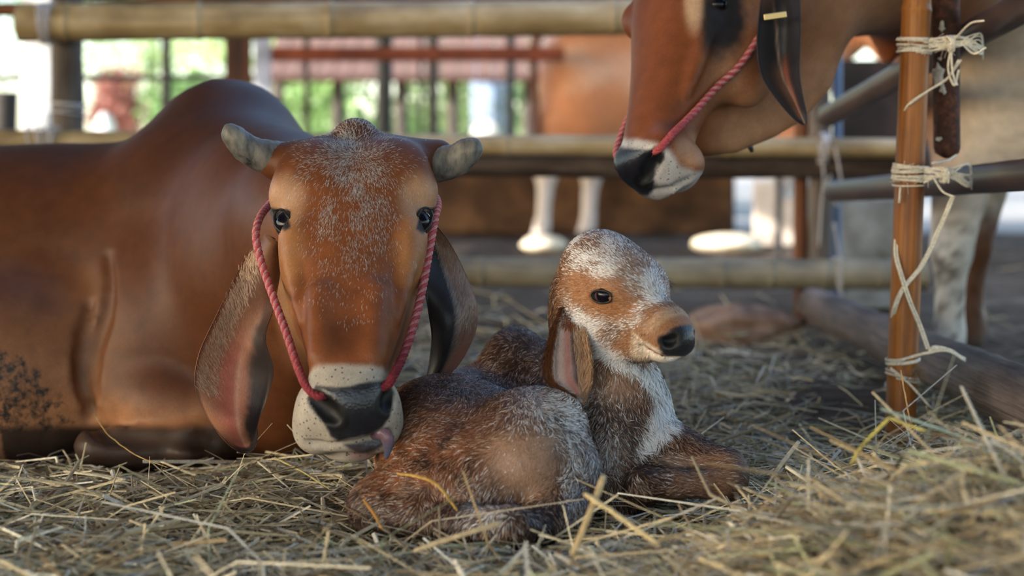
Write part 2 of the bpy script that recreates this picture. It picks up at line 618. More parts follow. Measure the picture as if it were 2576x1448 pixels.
def mat_stain(name, base, dark, light, scale=14.0, stretch=(1, 1, 1), rough=0.6, spec=0.3, bump=0.25, streak=0.0, dist=0.004):
    """two-tone stained surface with optional lengthwise grain (local z)"""
    m, nt, b = new_mat(name)
    L = nt.links.new
    tc = N(nt, 'ShaderNodeTexCoord'); mp = N(nt, 'ShaderNodeMapping'); mp.inputs['Scale'].default_value = stretch
    L(tc.outputs['Object'], mp.inputs[0])
    no = N(nt, 'ShaderNodeTexNoise', i_Scale=scale, i_Detail=6.0, i_Roughness=0.6); L(mp.outputs[0], no.inputs['Vector'])
    r = ramp(nt, [(0.3, dark), (0.5, base), (0.72, light)]); L(no.outputs[0], r.inputs[0])
    c = r.outputs[0]
    h = no.outputs[0]
    if streak:
        mp2 = N(nt, 'ShaderNodeMapping'); mp2.inputs['Scale'].default_value = (1, 1, 0.02); L(tc.outputs['Object'], mp2.inputs[0])
        n2 = N(nt, 'ShaderNodeTexNoise', i_Scale=scale * 16, i_Detail=4.0); L(mp2.outputs[0], n2.inputs['Vector'])
        r2 = ramp(nt, [(0.35, (1 - streak,) * 3), (0.6, (1.08,) * 3)]); L(n2.outputs[0], r2.inputs[0])
        c = mix_rgb(nt, c, r2.outputs[0], 1.0, 'MULTIPLY'); h = n2.outputs[0]
    L(c, b.inputs['Base Color'])
    b.inputs['Roughness'].default_value = rough
    b.inputs['Specular IOR Level'].default_value = spec
    if bump:
        bp = N(nt, 'ShaderNodeBump', i_Strength=bump, i_Distance=dist); L(h, bp.inputs['Height']); L(bp.outputs[0], b.inputs['Normal'])
    return m


def mat_plain(name, c, rough=0.5, spec=0.5, metal=0.0):
    m, nt, b = new_mat(name)
    no = N(nt, 'ShaderNodeTexNoise', i_Scale=25.0, i_Detail=3.0)
    r = ramp(nt, [(0.3, np.asarray(c) * 0.85), (0.7, np.minimum(np.asarray(c) * 1.1, 1))]); nt.links.new(no.outputs[0], r.inputs[0])
    nt.links.new(r.outputs[0], b.inputs['Base Color'])
    b.inputs['Roughness'].default_value = rough; b.inputs['Specular IOR Level'].default_value = spec; b.inputs['Metallic'].default_value = metal
    return m


M_COAT = mat_coat('short_red_coat')
M_CALF = mat_coat('damp_calf_skin', rough=0.55, sheen=0.03, bump=0.35, var=0.45)
M_HAIR = mat_hair('coat_hair')
M_EAR = mat_coat('ear_skin', rough=0.42, sheen=0.03, bump=0.2, var=0.25)
M_EYE = mat_plain('wet_dark_eye', (0.006, 0.006, 0.009), rough=0.05, spec=0.8)
M_HORN = mat_stain('weathered_horn', (0.12, 0.115, 0.105), (0.02, 0.02, 0.022), (0.26, 0.23, 0.18), scale=55, stretch=(1, 1, 0.35), rough=0.5, bump=0.6, dist=0.003)
M_STRAW = mat_vcol('dry_straw', rough=0.62, spec=0.28, nscale=160, var=0.35, bump=0.15)
M_ROPE = mat_vcol('red_rope', rough=0.85, spec=0.1, nscale=500, var=0.5, bump=0.4, dist=0.001)
M_TWINE = mat_vcol('pale_twine', rough=0.75, spec=0.2, nscale=300, var=0.35, bump=0.3, dist=0.001)

# ------------------------------------------------------------------ the ground and the roof over the pen
def terrain(x, y):
    x = np.asarray(x, float); y = np.asarray(y, float)
    A = np.interp(x, [-1.2, -0.5, -0.1, 0.1, 0.3, 0.5, 0.9], [0.0, 0.0, 0.008, 0.022, 0.06, 0.13, 0.155])
    yc = np.interp(x, [-0.6, 0.0, 0.5], [1.75, 1.78, 1.85])
    wd = np.where(y < yc, 0.55, np.interp(x, [0.0, 0.45], [0.2, 0.33]))
    h = A * np.exp(-((y - yc) / wd) ** 2)
    h = h + 0.04 * np.exp(-(((x - 0.68) / 0.2) ** 2 + ((y - 3.3) / 0.45) ** 2)) - 0.022 * np.exp(-(((x + 0.72) / 0.35) ** 4 + ((y - 2.75) / 0.3) ** 4))      # trodden dirt round the pole
    p = np.column_stack([x.ravel(), y.ravel(), np.zeros(x.size)])
    h = h + ((fbm(p, 2.3, 3) - 0.5) * 0.05 + (fbm(p, 11.0, 9) - 0.5) * 0.022).reshape(x.shape)
    return h * sstep(40, 10, np.abs(y - 3)) 


gx = axis((-40, -4, 3.0), (-4, -1.6, 0.12), (-1.6, 1.6, 0.03), (1.6, 4, 0.12), (4, 40, 3.0))
gy = axis((-30, 0.6, 1.5), (0.6, 5.5, 0.03), (5.5, 12, 0.15), (12, 90, 3.0))
GX, GY = np.meshgrid(gx, gy, indexing='ij')
GZ = terrain(GX, GY) - 0.012
gv = np.stack([GX, GY, GZ], -1).reshape(-1, 3)
ni, nj = GX.shape
ii = (np.arange(ni - 1)[:, None] * nj + np.arange(nj - 1)[None, :]).ravel()
gq = np.stack([ii, ii + nj, ii + nj + 1, ii + 1], 1)
m, nt, b = new_mat('trodden_dirt')
tc = N(nt, 'ShaderNodeTexCoord')
n1 = N(nt, 'ShaderNodeTexNoise', i_Scale=3.0, i_Detail=8.0, i_Roughness=0.65); n2 = N(nt, 'ShaderNodeTexNoise', i_Scale=45.0, i_Detail=6.0, i_Roughness=0.7)
nt.links.new(tc.outputs['Object'], n1.inputs['Vector']); nt.links.new(tc.outputs['Object'], n2.inputs['Vector'])
r1 = ramp(nt, [(0.3, (0.06, 0.047, 0.036)), (0.52, (0.115, 0.085, 0.063)), (0.74, (0.26, 0.20, 0.15))]); nt.links.new(n1.outputs[0], r1.inputs[0])
r2 = ramp(nt, [(0.3, (0.45,) * 3), (0.7, (1.25,) * 3)]); nt.links.new(n2.outputs[0], r2.inputs[0])
earth = mix_rgb(nt, r1.outputs[0], r2.outputs[0], 1.0, 'MULTIPLY')
# beyond the shed the bare earth is pale and dry
sx = N(nt, 'ShaderNodeSeparateXYZ'); nt.links.new(tc.outputs['Object'], sx.inputs[0])
far = N(nt, 'ShaderNodeMapRange'); far.inputs['From Min'].default_value = 11.6; far.inputs['From Max'].default_value = 12.4
nt.links.new(sx.outputs['Y'], far.inputs['Value'])
fr = N(nt, 'ShaderNodeMapRange'); fr.inputs['From Min'].default_value = 0.2; fr.inputs['From Max'].default_value = -1.0
nt.links.new(sx.outputs['Y'], fr.inputs['Value'])
mxm = N(nt, 'ShaderNodeMath', operation='MAXIMUM'); nt.links.new(far.outputs[0], mxm.inputs[0]); nt.links.new(fr.outputs[0], mxm.inputs[1])
nt.links.new(mix_rgb(nt, earth, (0.34, 0.32, 0.29), mxm.outputs[0]), b.inputs['Base Color'])
b.inputs['Roughness'].default_value = 0.95
b.inputs['Specular IOR Level'].default_value = 0.05
bp = N(nt, 'ShaderNodeBump', i_Strength=0.8, i_Distance=0.015); nt.links.new(n2.outputs[0], bp.inputs['Height']); nt.links.new(bp.outputs[0], b.inputs['Normal'])
M_DIRT = m
fl = obj('floor', mesh('floor', gv, gq, M_DIRT))
tag(fl, 'dark trodden dirt floor of the cattle pen', 'floor', kind='structure')

# unseen shed roof; its sheets and gaps are laid out to shape the light
M_ROOF = mat_stain('old_roof_sheet', (0.20, 0.16, 0.13), (0.10, 0.08, 0.07), (0.3, 0.26, 0.22), scale=3)
ROOF_Z = 2.55


def roof_sheet(name, x0, x1, y0, y1, z, label):
    """corrugated sheet"""
    nx = int((x1 - x0) / 0.04) + 2
    xs_ = np.linspace(x0, x1, nx)
    w_ = 0.018 * np.sin(xs_ / 0.076 * 2 * np.pi)
    v = np.concatenate([np.stack([xs_, np.full(nx, yy), z + w_ + dz], 1) for yy in (y0, y1) for dz in (0.0, 0.004)])
    i_ = np.arange(nx - 1)
    a_, b_, c_, d_ = 0, nx, 2 * nx, 3 * nx
    q = np.vstack([np.stack([i_ + p_, i_ + 1 + p_, i_ + 1 + q_, i_ + q_], 1) for p_, q_ in ((a_, c_), (d_, b_), (b_, a_), (c_, d_))])
    o = obj(name, mesh(name, v, q, M_ROOF, True))
    return tag(o, label, 'roof', kind='structure')


roof_sheet('shade_roof_front', -9, 9, -5.0, 2.6, ROOF_Z, 'unseen corrugated shed roof shading the front of the pen')
roof_sheet('shade_roof_rear', -9, 9, 8.0, 11.6, ROOF_Z, 'second unseen corrugated roof added to shade the rear stalls')
for x0, x1, y0, y1 in ((-9, -1.0, 2.5, 5.8), (-5.15, -1.0, 5.8, 6.25), (-5.15, -4.85, 6.2, 7.45), (-4.50, -3.80, 6.2, 7.45), (-3.05, -1.0, 6.2, 7.45), (-9, -1.0, 7.4, 8.1)):  # added sheets block the sun; gaps between them let sun patches through
    roof_sheet('sun_mask_sheet', x0, x1, y0, y1, ROOF_Z + 0.06, 'unseen sheet added at the left to block sun outside its gaps')

# ------------------------------------------------------------------ the lying cow
C_RED = srgb(84, 47, 24); C_DKRED = srgb(54, 30, 19); C_TAN = srgb(160, 112, 78); C_PALE = srgb(206, 180, 150)
C_BLACK = np.array([0.012, 0.011, 0.012]); C_SKIN = srgb(168, 158, 144)

HO = P(889, 345, 2.50)                                  # poll, on the line of the face
Hc = unit(np.array([0.03, -0.627, -0.777]))             # down the face
Hr = np.array([1.0, 0.0, 0.0]); Hr = unit(Hr - Hc * (Hr @ Hc))
Hn = np.cross(Hc, Hr)                                   # out of the forehead
if Hn[1] > 0: Hn = -Hn
HR = np.array([Hr, Hn, Hc])


def HP(u, w, s): return HO + Hr * u + Hn * w + Hc * s


def ear_patch(name, stations, parent, colf, nu=44, nv=19, thick=0.004, mat=None, ruffle=0.0):
    """leaf shaped ear: stations are (edge, middle, edge) triples from root to tip"""
    L, Mi, R = [catmull([s[k] for s in stations], nu) for k in range(3)]
    v = np.linspace(0, 1, nv)[None, :, None]
    ctrl = 2 * Mi - 0.5 * (L + R)
    S = L[:, None] * (1 - v) ** 2 + 2 * ctrl[:, None] * v * (1 - v) + R[:, None] * v ** 2
    du = np.gradient(S, axis=0); dv = np.gradient(S, axis=1)
    n = unit(np.cross(du, dv))
    if n[nu // 3, nv // 2, 1] > 0: n = -n               # front side looks towards the lens
    U, Vv = np.meshgrid(np.linspace(0, 1, nu), np.linspace(0, 1, nv), indexing='ij')
    if ruffle: S = S + n * (ruffle * np.sin(U * 9 + Vv * 5) * np.sin(np.pi * U))[:, :, None]
    edge = np.sin(np.pi * np.clip(Vv, 0, 1)) ** 0.5 * np.clip((1 - U) * 8, 0, 1) ** 0.5
    T = thick * (0.25 + 0.75 * edge)[:, :, None]
    A = (S + n * T * 0.5).reshape(-1, 3); B = (S - n * T * 0.5).reshape(-1, 3)
    i = (np.arange(nu - 1)[:, None] * nv + np.arange(nv - 1)[None, :]).ravel()
    q = np.stack([i, i + 1, i + nv + 1, i + nv], 1)
    nn = nu * nv
    rim = np.concatenate([np.arange(nv), np.arange(1, nu) * nv + nv - 1, (nu - 1) * nv + np.arange(nv - 2, -1, -1), np.arange(nu - 2, 0, -1) * nv])
    r2 = np.roll(rim, -1)
    qr = np.stack([rim, r2, r2 + nn, rim + nn], 1)
    verts = np.vstack([A, B])
    uu = np.tile(U.ravel(), 2); vv = np.tile(Vv.ravel(), 2); side = np.repeat([1.0, 0.0], nn)
    c = colf(uu, vv, side, verts)
    o = obj(name, mesh(name, verts, [q, q[:, ::-1] + nn, qr], mat or M_EAR, True, c, {'wet': np.zeros(len(verts))}), parent)
    return o, S, n, U, Vv


def eyeball(name, c, r, parent, lookdir, iris=(0.02, 0.015, 0.012), white=None):
    nu, nv = 20, 28
    th = np.linspace(0, np.pi, nu); ph = np.linspace(0, 2 * np.pi, nv, endpoint=False)
    B = basis(lookdir, (0, 0, 1))
    d = (np.sin(th)[:, None, None] * (np.cos(ph)[None, :, None] * B[0] + np.sin(ph)[None, :, None] * B[1]) + np.cos(th)[:, None, None] * B[2])
    v = (np.asarray(c) + d * r).reshape(-1, 3)
    i = np.arange(nu - 1)[:, None] * nv; j = np.arange(nv)[None, :]; k = (j + 1) % nv
    q = np.stack([i + j, i + nv + j, i + nv + k, i + k], -1).reshape(-1, 4)
    t = np.repeat(th, nv)
    col = np.tile(np.array([0.004, 0.004, 0.008]), (len(v), 1))
    col = mixc(col, iris, sstep(0.55, 0.75, t))
    col = mixc(col, white if white is not None else (0.03, 0.02, 0.018), sstep(0.95, 1.1, t))
    m_, nt_, b_ = new_mat(name + '_gloss')
    at = N(nt_, 'ShaderNodeAttribute', attribute_name='Col'); nt_.links.new(at.outputs['Color'], b_.inputs['Base Color'])
    b_.inputs['Roughness'].default_value = 0.14; b_.inputs['Specular IOR Level'].default_value = 0.2
    return obj(name, mesh(name, v, q, m_, True, col), parent)


cow = thing('cow', (-0.8, 3.1, 0.02), 'red-brown humped cow lying in straw with grey horns, licking the calf', 'cow')

fx = axis((-2.20, -0.98, 0.017), (-0.98, -0.42, 0.0060), (-0.42, -0.04, 0.0034), (-0.04, 0.06, 0.015))
fy = axis((2.12, 2.60, 0.0034), (2.60, 3.10, 0.0070), (3.10, 3.75, 0.016))
fz = axis((-0.05, 0.08, 0.008), (0.08, 0.60, 0.0036), (0.60, 0.72, 0.010))
cf = Field(fx, fy, fz)
# trunk
cf.ell((-1.30, 3.32, 0.25), (0.72, 0.31, 0.285), 0.05)
cf.ell((-0.80, 3.28, 0.27), (0.42, 0.29, 0.262), 0.10)
cf.ell((-1.75, 3.22, 0.25), (0.32, 0.33, 0.27), 0.12)
cf.ell((-0.62, 3.28, 0.32), (0.20, 0.20, 0.20), 0.10)
# hump and crest
cf.ell(P(553, 320, 3.28), (0.105, 0.085, 0.080), 0.10)
cf.ell(P(580, 322, 3.26), (0.08, 0.07, 0.070), 0.06)
for a_, b_, ra, rb in ((P(585, 470, 3.22), P(690, 545, 2.95), 0.165, 0.135), (P(690, 545, 2.95), P(800, 560, 2.74), 0.135, 0.115), (P(800, 560, 2.74), HP(0, -0.13, 0.07), 0.115, 0.09)):
    cf.cone(a_, b_, ra, rb, 0.08)
for a_, b_, ra, rb in ((P(560, 640, 3.2), P(690, 690, 2.95), 0.2, 0.15), (P(690, 690, 2.95), P(830, 690, 2.72), 0.15, 0.09)):
    cf.cone(a_, b_, ra, rb, 0.08)
# brisket, dewlap
cf.ell(P(700, 900, 3.07), (0.20, 0.2, 0.22), 0.09)
cf.cone(P(820, 740, 2.70), P(780, 880, 2.80), 0.06, 0.06, 0.06)
cf.cone(P(780, 880, 2.80), P(740, 1010, 2.92), 0.06, 0.09, 0.06)
# shoulder and upper fore leg
cf.ell(P(455, 690, 3.14), (0.165, 0.13, 0.24), 0.10)
cf.ell(P(405, 880, 3.01), (0.120, 0.120, 0.175), 0.085)
cf.cone(P(310, 985, 2.97), P(420, 1020, 2.94), 0.066, 0.072, 0.04)
cf.cone(P(420, 1020, 2.94), P(560, 1062, 2.92), 0.072, 0.058, 0.04)
# folded knee and cannon
cf.chain([P(560, 1080, 2.92), P(500, 1112, 2.88), P(400, 1124, 2.86), P(310, 1128, 2.85)], [0.050, 0.042, 0.032, 0.033], 0.02)
cf.ell(P(262, 1122, 2.86), (0.050, 0.045, 0.036), 0.015)
cf.ell(P(470, 1118, 2.84), (0.03, 0.03, 0.03), 0.012)
cf.cone((-1.72, 2.98, 0.14), (-1.36, 2.86, 0.09), 0.13, 0.075, 0.05)          # hind leg folded forward
cf.cone((-1.36, 2.86, 0.09), (-1.62, 2.80, 0.055), 0.06, 0.042, 0.03)
cf.cone((-1.62, 2.80, 0.055), (-1.80, 2.80, 0.045), 0.04, 0.05, 0.02)
# rear flank that rests on the ground
cf.ell(P(60, 930, 3.08), (0.26, 0.13, 0.18), 0.06)
cf.ell(P(-150, 950, 3.0), (0.30, 0.17, 0.2), 0.08)
# skin folds behind the shoulder: grooves traced on the flank
def hit(fld, x, y, y0=2.3, y1=3.6, n=700):
    Y = np.linspace(y0, y1, n)
    p = np.column_stack([(x - CX) * Y / F, Y, CAMH - (y - HY) * Y / F])
    k = np.argmax(fld.sample(p) < 0)
    return p[k]
for pts, r in (([(270, 640), (274, 720), (263, 790), (243, 850), (228, 910), (222, 960), (228, 1010)], 0.009),
               ([(226, 760), (216, 820), (207, 880), (206, 950), (220, 1010)], 0.006),
               ([(228, 1000), (232, 1045), (262, 1082), (340, 1094), (450, 1100), (540, 1112)], 0.012)):
    q_ = [hit(cf, *p_) + np.array([0, -0.001, 0]) for p_ in pts]
    cf.chain(q_, [r * 0.1, r * 0.5] + [r] * (len(pts) - 3) + [r * 0.5], 0.016, mode='-', n=len(pts) * 5)
for k_ in range(6):                                    # loose creased skin under the throat
    x0 = 652 + k_ * 24
    cf.chain([P(x0 - 14, 790 + k_ * 10, 2.86), P(x0 + 4, 900, 2.845), P(x0 - 4, 1030, 2.86)], [0.008, 0.014, 0.008], 0.02, n=9)
# ---- head
cf.loft(HO, Hc, Hr, Hn, [(-0.045, .060, -0.062, -0.13, 0), (-0.02, .085, -0.028, -0.15, 0), (0.015, .104, -0.004, -0.165, 0), (0.06, .115, 0.008, -0.185, 0),
                         (0.10, .113, 0.012, -0.19, 0), (0.15, .100, 0.010, -0.19, 0), (0.21, .087, 0.004, -0.18, 0), (0.27, .077, 0.002, -0.16, 0.001),
                         (0.31, .068, 0.003, -0.14, 0.002), (0.35, .058, 0.003, -0.12, 0.002), (0.39, .050, -0.002, -0.105, 0.002), (0.435, .044, -0.024, -0.10, 0.0),
                         (0.47, .025, -0.05, -0.09, 0.0)], e=2.6, k=0.03)
cf.ell(HP(0, -0.036, -0.030), (0.034, 0.028, 0.030), 0.030, HR)                    # poll knob
for sg in (-1, 1):
    cf.ell(HP(sg * 0.060, -0.012, 0.050), (0.05, 0.022, 0.05), 0.03, HR)           # frontal boss
    cf.cone(HP(sg * 0.06, -0.062, 0.0), HP(sg * 0.121, -0.056, -0.004), 0.038, 0.0270, 0.03)   # horn root
    cf.ell(HP(sg * 0.097, -0.034, 0.080), (0.024, 0.030, 0.030), 0.02, HR)         # brow over the eye
    cf.ell(HP(sg * 0.082, -0.055, 0.165), (0.02, 0.05, 0.05), 0.03, HR)            # cheek bone
    cf.ell(HP(sg * 0.060, -0.13, 0.16), (0.030, 0.06, 0.10), 0.04, HR)             # jaw
    cf.chain([HP(sg * 0.082, -0.030, 0.165), HP(sg * 0.077, -0.028, 0.22), HP(sg * 0.064, -0.03, 0.30)], [0.008, 0.011, 0.006], 0.025)
    cf.cone(HP(sg * 0.040, -0.006, 0.27), HP(sg * 0.036, -0.008, 0.37), 0.010, 0.012, 0.025)
# muzzle
cf.ell(HP(0.0, -0.038, 0.410), (0.051, 0.038, 0.032), 0.025, HR)
cf.ell(HP(-0.002, -0.055, 0.432), (0.050, 0.042, 0.034), 0.02, HR)
for sg in (-1, 1):
    cf.ell(HP(sg * 0.045, -0.064, 0.418), (0.026, 0.032, 0.036), 0.016, HR)        # nostril wing
    cf.ell(HP(sg * 0.040 - 0.002, -0.092, 0.432), (0.034, 0.032, 0.036), 0.020, HR)        # hanging upper lip
cf.ell(HP(0.0, -0.124, 0.428), (0.048, 0.026, 0.036), 0.008, HR)                   # chin and lower lip
cf.ell(HP(0.0, -0.11, 0.39), (0.05, 0.03, 0.06), 0.03, HR)
MOUTH = [hit(cf, *p_, 2.1, 2.6) for p_ in ((770, 1112), (810, 1119), (850, 1120), (900, 1115), (945, 1106), (975, 1092))]
cf.chain(MOUTH, [0.002, 0.004, 0.005, 0.006, 0.007, 0.006], 0.007, mode='-', n=24)
NOST = [[hit(cf, *p_, 2.1, 2.6) for p_ in pts] for pts in ([(783, 1000), (803, 1019), (828, 1040), (845, 1054)], [(984, 984), (980, 1003), (970, 1020)])]   # nostrils
cf.chain(NOST[0], [0.005, 0.0105, 0.011, 0.004], 0.007, mode='-')
cf.chain(NOST[1], [0.005, 0.009, 0.004], 0.007, mode='-')
cv, cq = cf.polygonise(2)
cn = vnormals(cv, cq)


def surf(V, Nn, x, y, tol=5.0):
    """front-most surface point that shows at pixel (x, y)"""
    a, b2 = to_px(V)
    k = np.where((np.abs(a - x) < tol) & (np.abs(b2 - y) < tol) & (Nn[:, 1] < 0.25))[0]
    if not len(k):
        k = np.array([np.argmin((a - x) ** 2 + (b2 - y) ** 2)])
    j = k[np.argmin(V[k, 1])]
    return V[j].copy(), Nn[j].copy()


px, py = to_px(cv)
d_ = cv - HO
hu, hw, hs = d_ @ Hr, d_ @ Hn, d_ @ Hc
head = sstep(2.75, 2.62, cv[:, 1] + 0.0 * px) * sstep(-0.42, -0.38, cv[:, 0])
nz1, nz2 = fbm(cv, 9, 1), fbm(cv, 40, 5)
col = np.tile(C_RED, (len(cv), 1))
# trunk: darker along the top, paler low on the flank and belly
col = mixc(col, C_DKRED, sstep(0.40, 0.62, cv[:, 2] + (nz1 - .5) * .15) * 0.75 * (1 - head))
col = mixc(col, C_TAN, sstep(0.36, 0.08, cv[:, 2] + (nz1 - .5) * .2) * sstep(-0.62, -0.78, cv[:, 0]) * 0.85)
col = mixc(col, C_TAN, sstep(0.13, 0.06, cv[:, 2] + (nz1 - .5) * .05) * sstep(-0.45, -0.55, cv[:, 0]) * 0.9)
mud = 0.56 * sstep(-40, 70, -(poly_sd(px, py, [(-700, 760), (0, 800), (60, 850), (150, 930), (210, 1010), (250, 1080), (120, 1130), (-700, 1130)])) + (nz2 - 0.5) * 120) * (1 - head)
dung = sstep(0.55, 0.62, nz2) * sstep(0.485, 0.53, cv[:, 2]) * sstep(-0.88, -0.98, cv[:, 0])
col = mixc(col, (0.045, 0.028, 0.018), dung)
leg = sstep(1062, 1084, py) * (cv[:, 1] < 2.96) * sstep(640, 560, px) * (cv[:, 0] > -0.86) * (cv[:, 2] < 0.13)
col = mixc(col, (0.035, 0.024, 0.018), leg * 0.92)
# face
f_ = head
col = mixc(col, srgb(124, 70, 36), f_ * sstep(-0.02, 0.12, hs) * 0.85)
for sg in (-1, 1):
    eye = np.sqrt(((hu - sg * 0.104) / 0.040) ** 2 + ((hs - 0.118) / 0.050) ** 2)
    col = mixc(col, srgb(188, 146, 112), f_ * sstep(1.25, 0.5, eye + (nz1 - .5) * .4) * 0.7)
    ck = np.sqrt(((hu - sg * 0.088) / 0.03) ** 2 + ((hs - 0.20) / 0.07) ** 2)
    col = mixc(col, srgb(176, 124, 78), f_ * sstep(1.2, 0.3, ck) * 0.55)
for pl in ([(680, 522), (704, 528), (722, 546), (732, 572), (716, 582), (700, 566), (686, 548)], [(1096, 520), (1072, 530), (1056, 550), (1048, 575), (1064, 584), (1082, 566), (1094, 545)]):
    col = mixc(col, C_BLACK, f_ * sstep(5, -3, poly_sd(px, py, pl) + (nz2 - .5) * 10) * (cn[:, 1] < 0.3))
nb = np.sqrt((hu / 0.035) ** 2 + ((hs - 0.345) / 0.035) ** 2)
col = mixc(col, srgb(84, 44, 20), f_ * sstep(1.2, 0.3, nb) * 0.75 * (hw > -0.05))
pale = f_ * sstep(0.386, 0.396, hs + 0.35 * np.maximum(0, np.abs(hu) - 0.045) - 0.15 * np.maximum(0, -hw - 0.05) + (nz2 - .5) * .012)
col = mixc(col, C_SKIN * (0.82 + 0.3 * nz1[:, None]), pale)
spot = pale.copy()
front = f_ * (cv[:, 1] < 2.38) * (hs > 0.38)
blkp = poly_sd(px, py, [(795, 968), (840, 973), (880, 971), (925, 960), (968, 956), (980, 970), (990, 988), (986, 1015), (980, 1050), (962, 1078), (935, 1092), (890, 1102), (850, 1110), (830, 1098), (816, 1068), (796, 1040), (776, 1012), (772, 998), (786, 988)])
blkm = sstep(4, -4, blkp + (nz2 - .5) * 6) * front
padp = poly_sd(px, py, [(799, 973), (840, 978), (880, 976), (925, 965), (964, 961), (971, 976), (966, 1002), (956, 1024), (974, 1032), (974, 1050), (955, 1076), (890, 1096), (850, 1104), (834, 1084), (852, 1052), (832, 1026), (806, 1000)])
padm = sstep(5, -5, padp) * front
col = mixc(col, (0.014, 0.014, 0.018), blkm)
lipd = f_ * sstep(5, -5, poly_sd(px, py, [(860, 1116), (900, 1112), (945, 1103), (972, 1096), (966, 1120), (940, 1136), (905, 1140), (880, 1130)])) * (cv[:, 1] < 2.4)
col = mixc(col, srgb(150, 110, 108), f_ * (cv[:, 1] < 2.4) * sstep(24, 4, np.hypot((px - 905) * 0.5, py - 1142)) * 0.7)
col = mixc(col, (0.045, 0.042, 0.052), lipd)
nd = np.min([np.linalg.norm(cv - p9, axis=1) for ch in NOST for p9 in catmull(ch, 9)], 0)
nsm = sstep(0.0200, 0.0160, nd) * blkm
col = mixc(col, (0.006, 0.006, 0.007), nsm)
spot = spot * (1 - blkm)
wet = np.maximum(padm, lipd * 0.8) * (1 - nsm)
o = obj('body', mesh('cow_body', cv, cq, M_COAT, True, col, {'wet': wet, 'spot': spot, 'mud': mud}), cow)

# eyes
def almond_eye(parent, sp, n, ax, r, a, b, sink, lid_r, lid_col, look, **kw):
    """eyeball with two lids that frame it as an almond with long axis ax"""
    n = unit(n); ax = unit(ax - n * (ax @ n)); up_ = np.cross(n, ax)
    if up_[2] < 0: up_ = -up_
    c0 = sp - n * sink
    eyeball('eye', c0, r, parent, look, **kw)
    for nm, sg_ in (('upper_eyelid', 1), ('lower_eyelid', -1)):
        t = np.linspace(0, np.pi, 22)
        x_, y_ = a * np.cos(t), sg_ * b * np.sin(t) ** 0.85
        h = np.maximum(np.sqrt(np.maximum(r * r * 1.04 - x_ ** 2 - y_ ** 2, 0)), sink + 0.0014)
        path = c0 + np.outer(x_, ax) + np.outer(y_, up_) + np.outer(h, n)
        v, q, t3 = tube(path, lid_r * (0.45 + 0.55 * np.sin(t)), 8)
        obj(nm, mesh(nm, v, [q, t3], M_EAR, True, np.tile(lid_col, (len(v), 1)), {'wet': np.full(len(v), 0.25)}), parent)
    return c0, n, ax, up_


for sg, ex, ey, x0, y0, x1, y1 in ((-1, 709, 553, 684, 530, 730, 576), (1, 1067, 551, 1093, 528, 1046, 576)):
    sp, snr = surf(cv, cn, ex, ey)
    axd = P(x1, y1, sp[1] - 0.012) - P(x0, y0, sp[1] + 0.012)
    axd = P(x1, y1, sp[1]) - P(x0, y0, sp[1]); en = unit(unit(snr) + np.array([0, -0.9, 0.1]))
    c0, n_, ax_, up_ = almond_eye(cow, sp, en, axd, 0.0215, 0.0215, 0.0118, 0.0150, 0.0026, np.array([0.014, 0.011, 0.010]), unit(en + Hr * sg * 0.3))
    g = np.random.default_rng(5 + sg)
    t = np.linspace(0.12, 0.95, 44) * np.pi
    base = c0 + np.outer(0.0205 * np.cos(t), ax_) + np.outer(0.0125 * np.sin(t), up_) + n_ * 0.0185
    dr = unit(n_ * 0.55 + up_ * 0.1 + np.array([0, 0, -0.35]) + Hr * sg * 0.5 + g.normal(0, .16, (44, 3)))
    v, q, t3, cc, nn_ = strands(base, dr, np.tile(Hn, (44, 1)), g.uniform(0.006, 0.012, 44), 0.0006, np.tile([0.012, 0.01, 0.01], (44, 1)))
    obj('eyelash', mesh('eyelash', v, [q, t3], M_HAIR, True, cc, {'sn': nn_}), cow)

# horns
def horn(path, r0, r1, parent, seed):
    p = catmull(path, 30)
    t = np.linspace(0, 1, 30)
    rad = r0 + (r1 - r0) * t ** 1.7
    rad = rad * np.sqrt(np.clip(1 - ((t - 0.80) / 0.205) ** 2 * (t > 0.80), 0.002, 1))
    v, q, t3 = tube(p, rad, 20)
    v = v + unit(v - np.vstack([np.repeat(p, 20, 0), p[:1], p[-1:]])) * ((fbm(v, 120, seed) - .5) * 0.005)[:, None]
    return obj('horn', mesh('horn', v, [q, t3], M_HORN, True), parent)
horn([P(716, 402, 2.55), P(672, 394, 2.54), P(626, 376, 2.53), P(592, 347, 2.52), P(568, 314, 2.51)], 0.0268, 0.0125, cow, 1)
horn([P(1066, 412, 2.55), P(1104, 411, 2.54), P(1145, 402, 2.53), P(1180, 378, 2.52), P(1199, 352, 2.51)], 0.0285, 0.0150, cow, 4)

# ears
def ear_cols_left(u, v, side, p):
    n_ = fbm(p, 45, 3)
    inner = np.tile(srgb(172, 120, 90), (len(u), 1))
    inner = mixc(inner, srgb(178, 104, 88), np.exp(-((v - 0.42) / 0.2) ** 2) * sstep(0.28, 0.5, u))
    inner = mixc(inner, srgb(206, 160, 136), np.exp(-((v - 0.56) / 0.035) ** 2) * sstep(0.38, 0.5, u) * 0.7)
    inner = mixc(inner, (0.02, 0.018, 0.02), sstep(0.62, 0.78, v + (n_ - .5) * .2) * 0.97)
    inner = mixc(inner, srgb(110, 72, 50), sstep(0.4, 0.15, u))
    inner = mixc(inner, (0.02, 0.018, 0.02), sstep(0.86, 0.96, u + (n_ - .5) * .12))
    back = mixc(np.tile(C_DKRED, (len(u), 1)), (0.03, 0.022, 0.02), sstep(0.8, 0.95, u))
    return inner * side[:, None] + back * (1 - side[:, None])


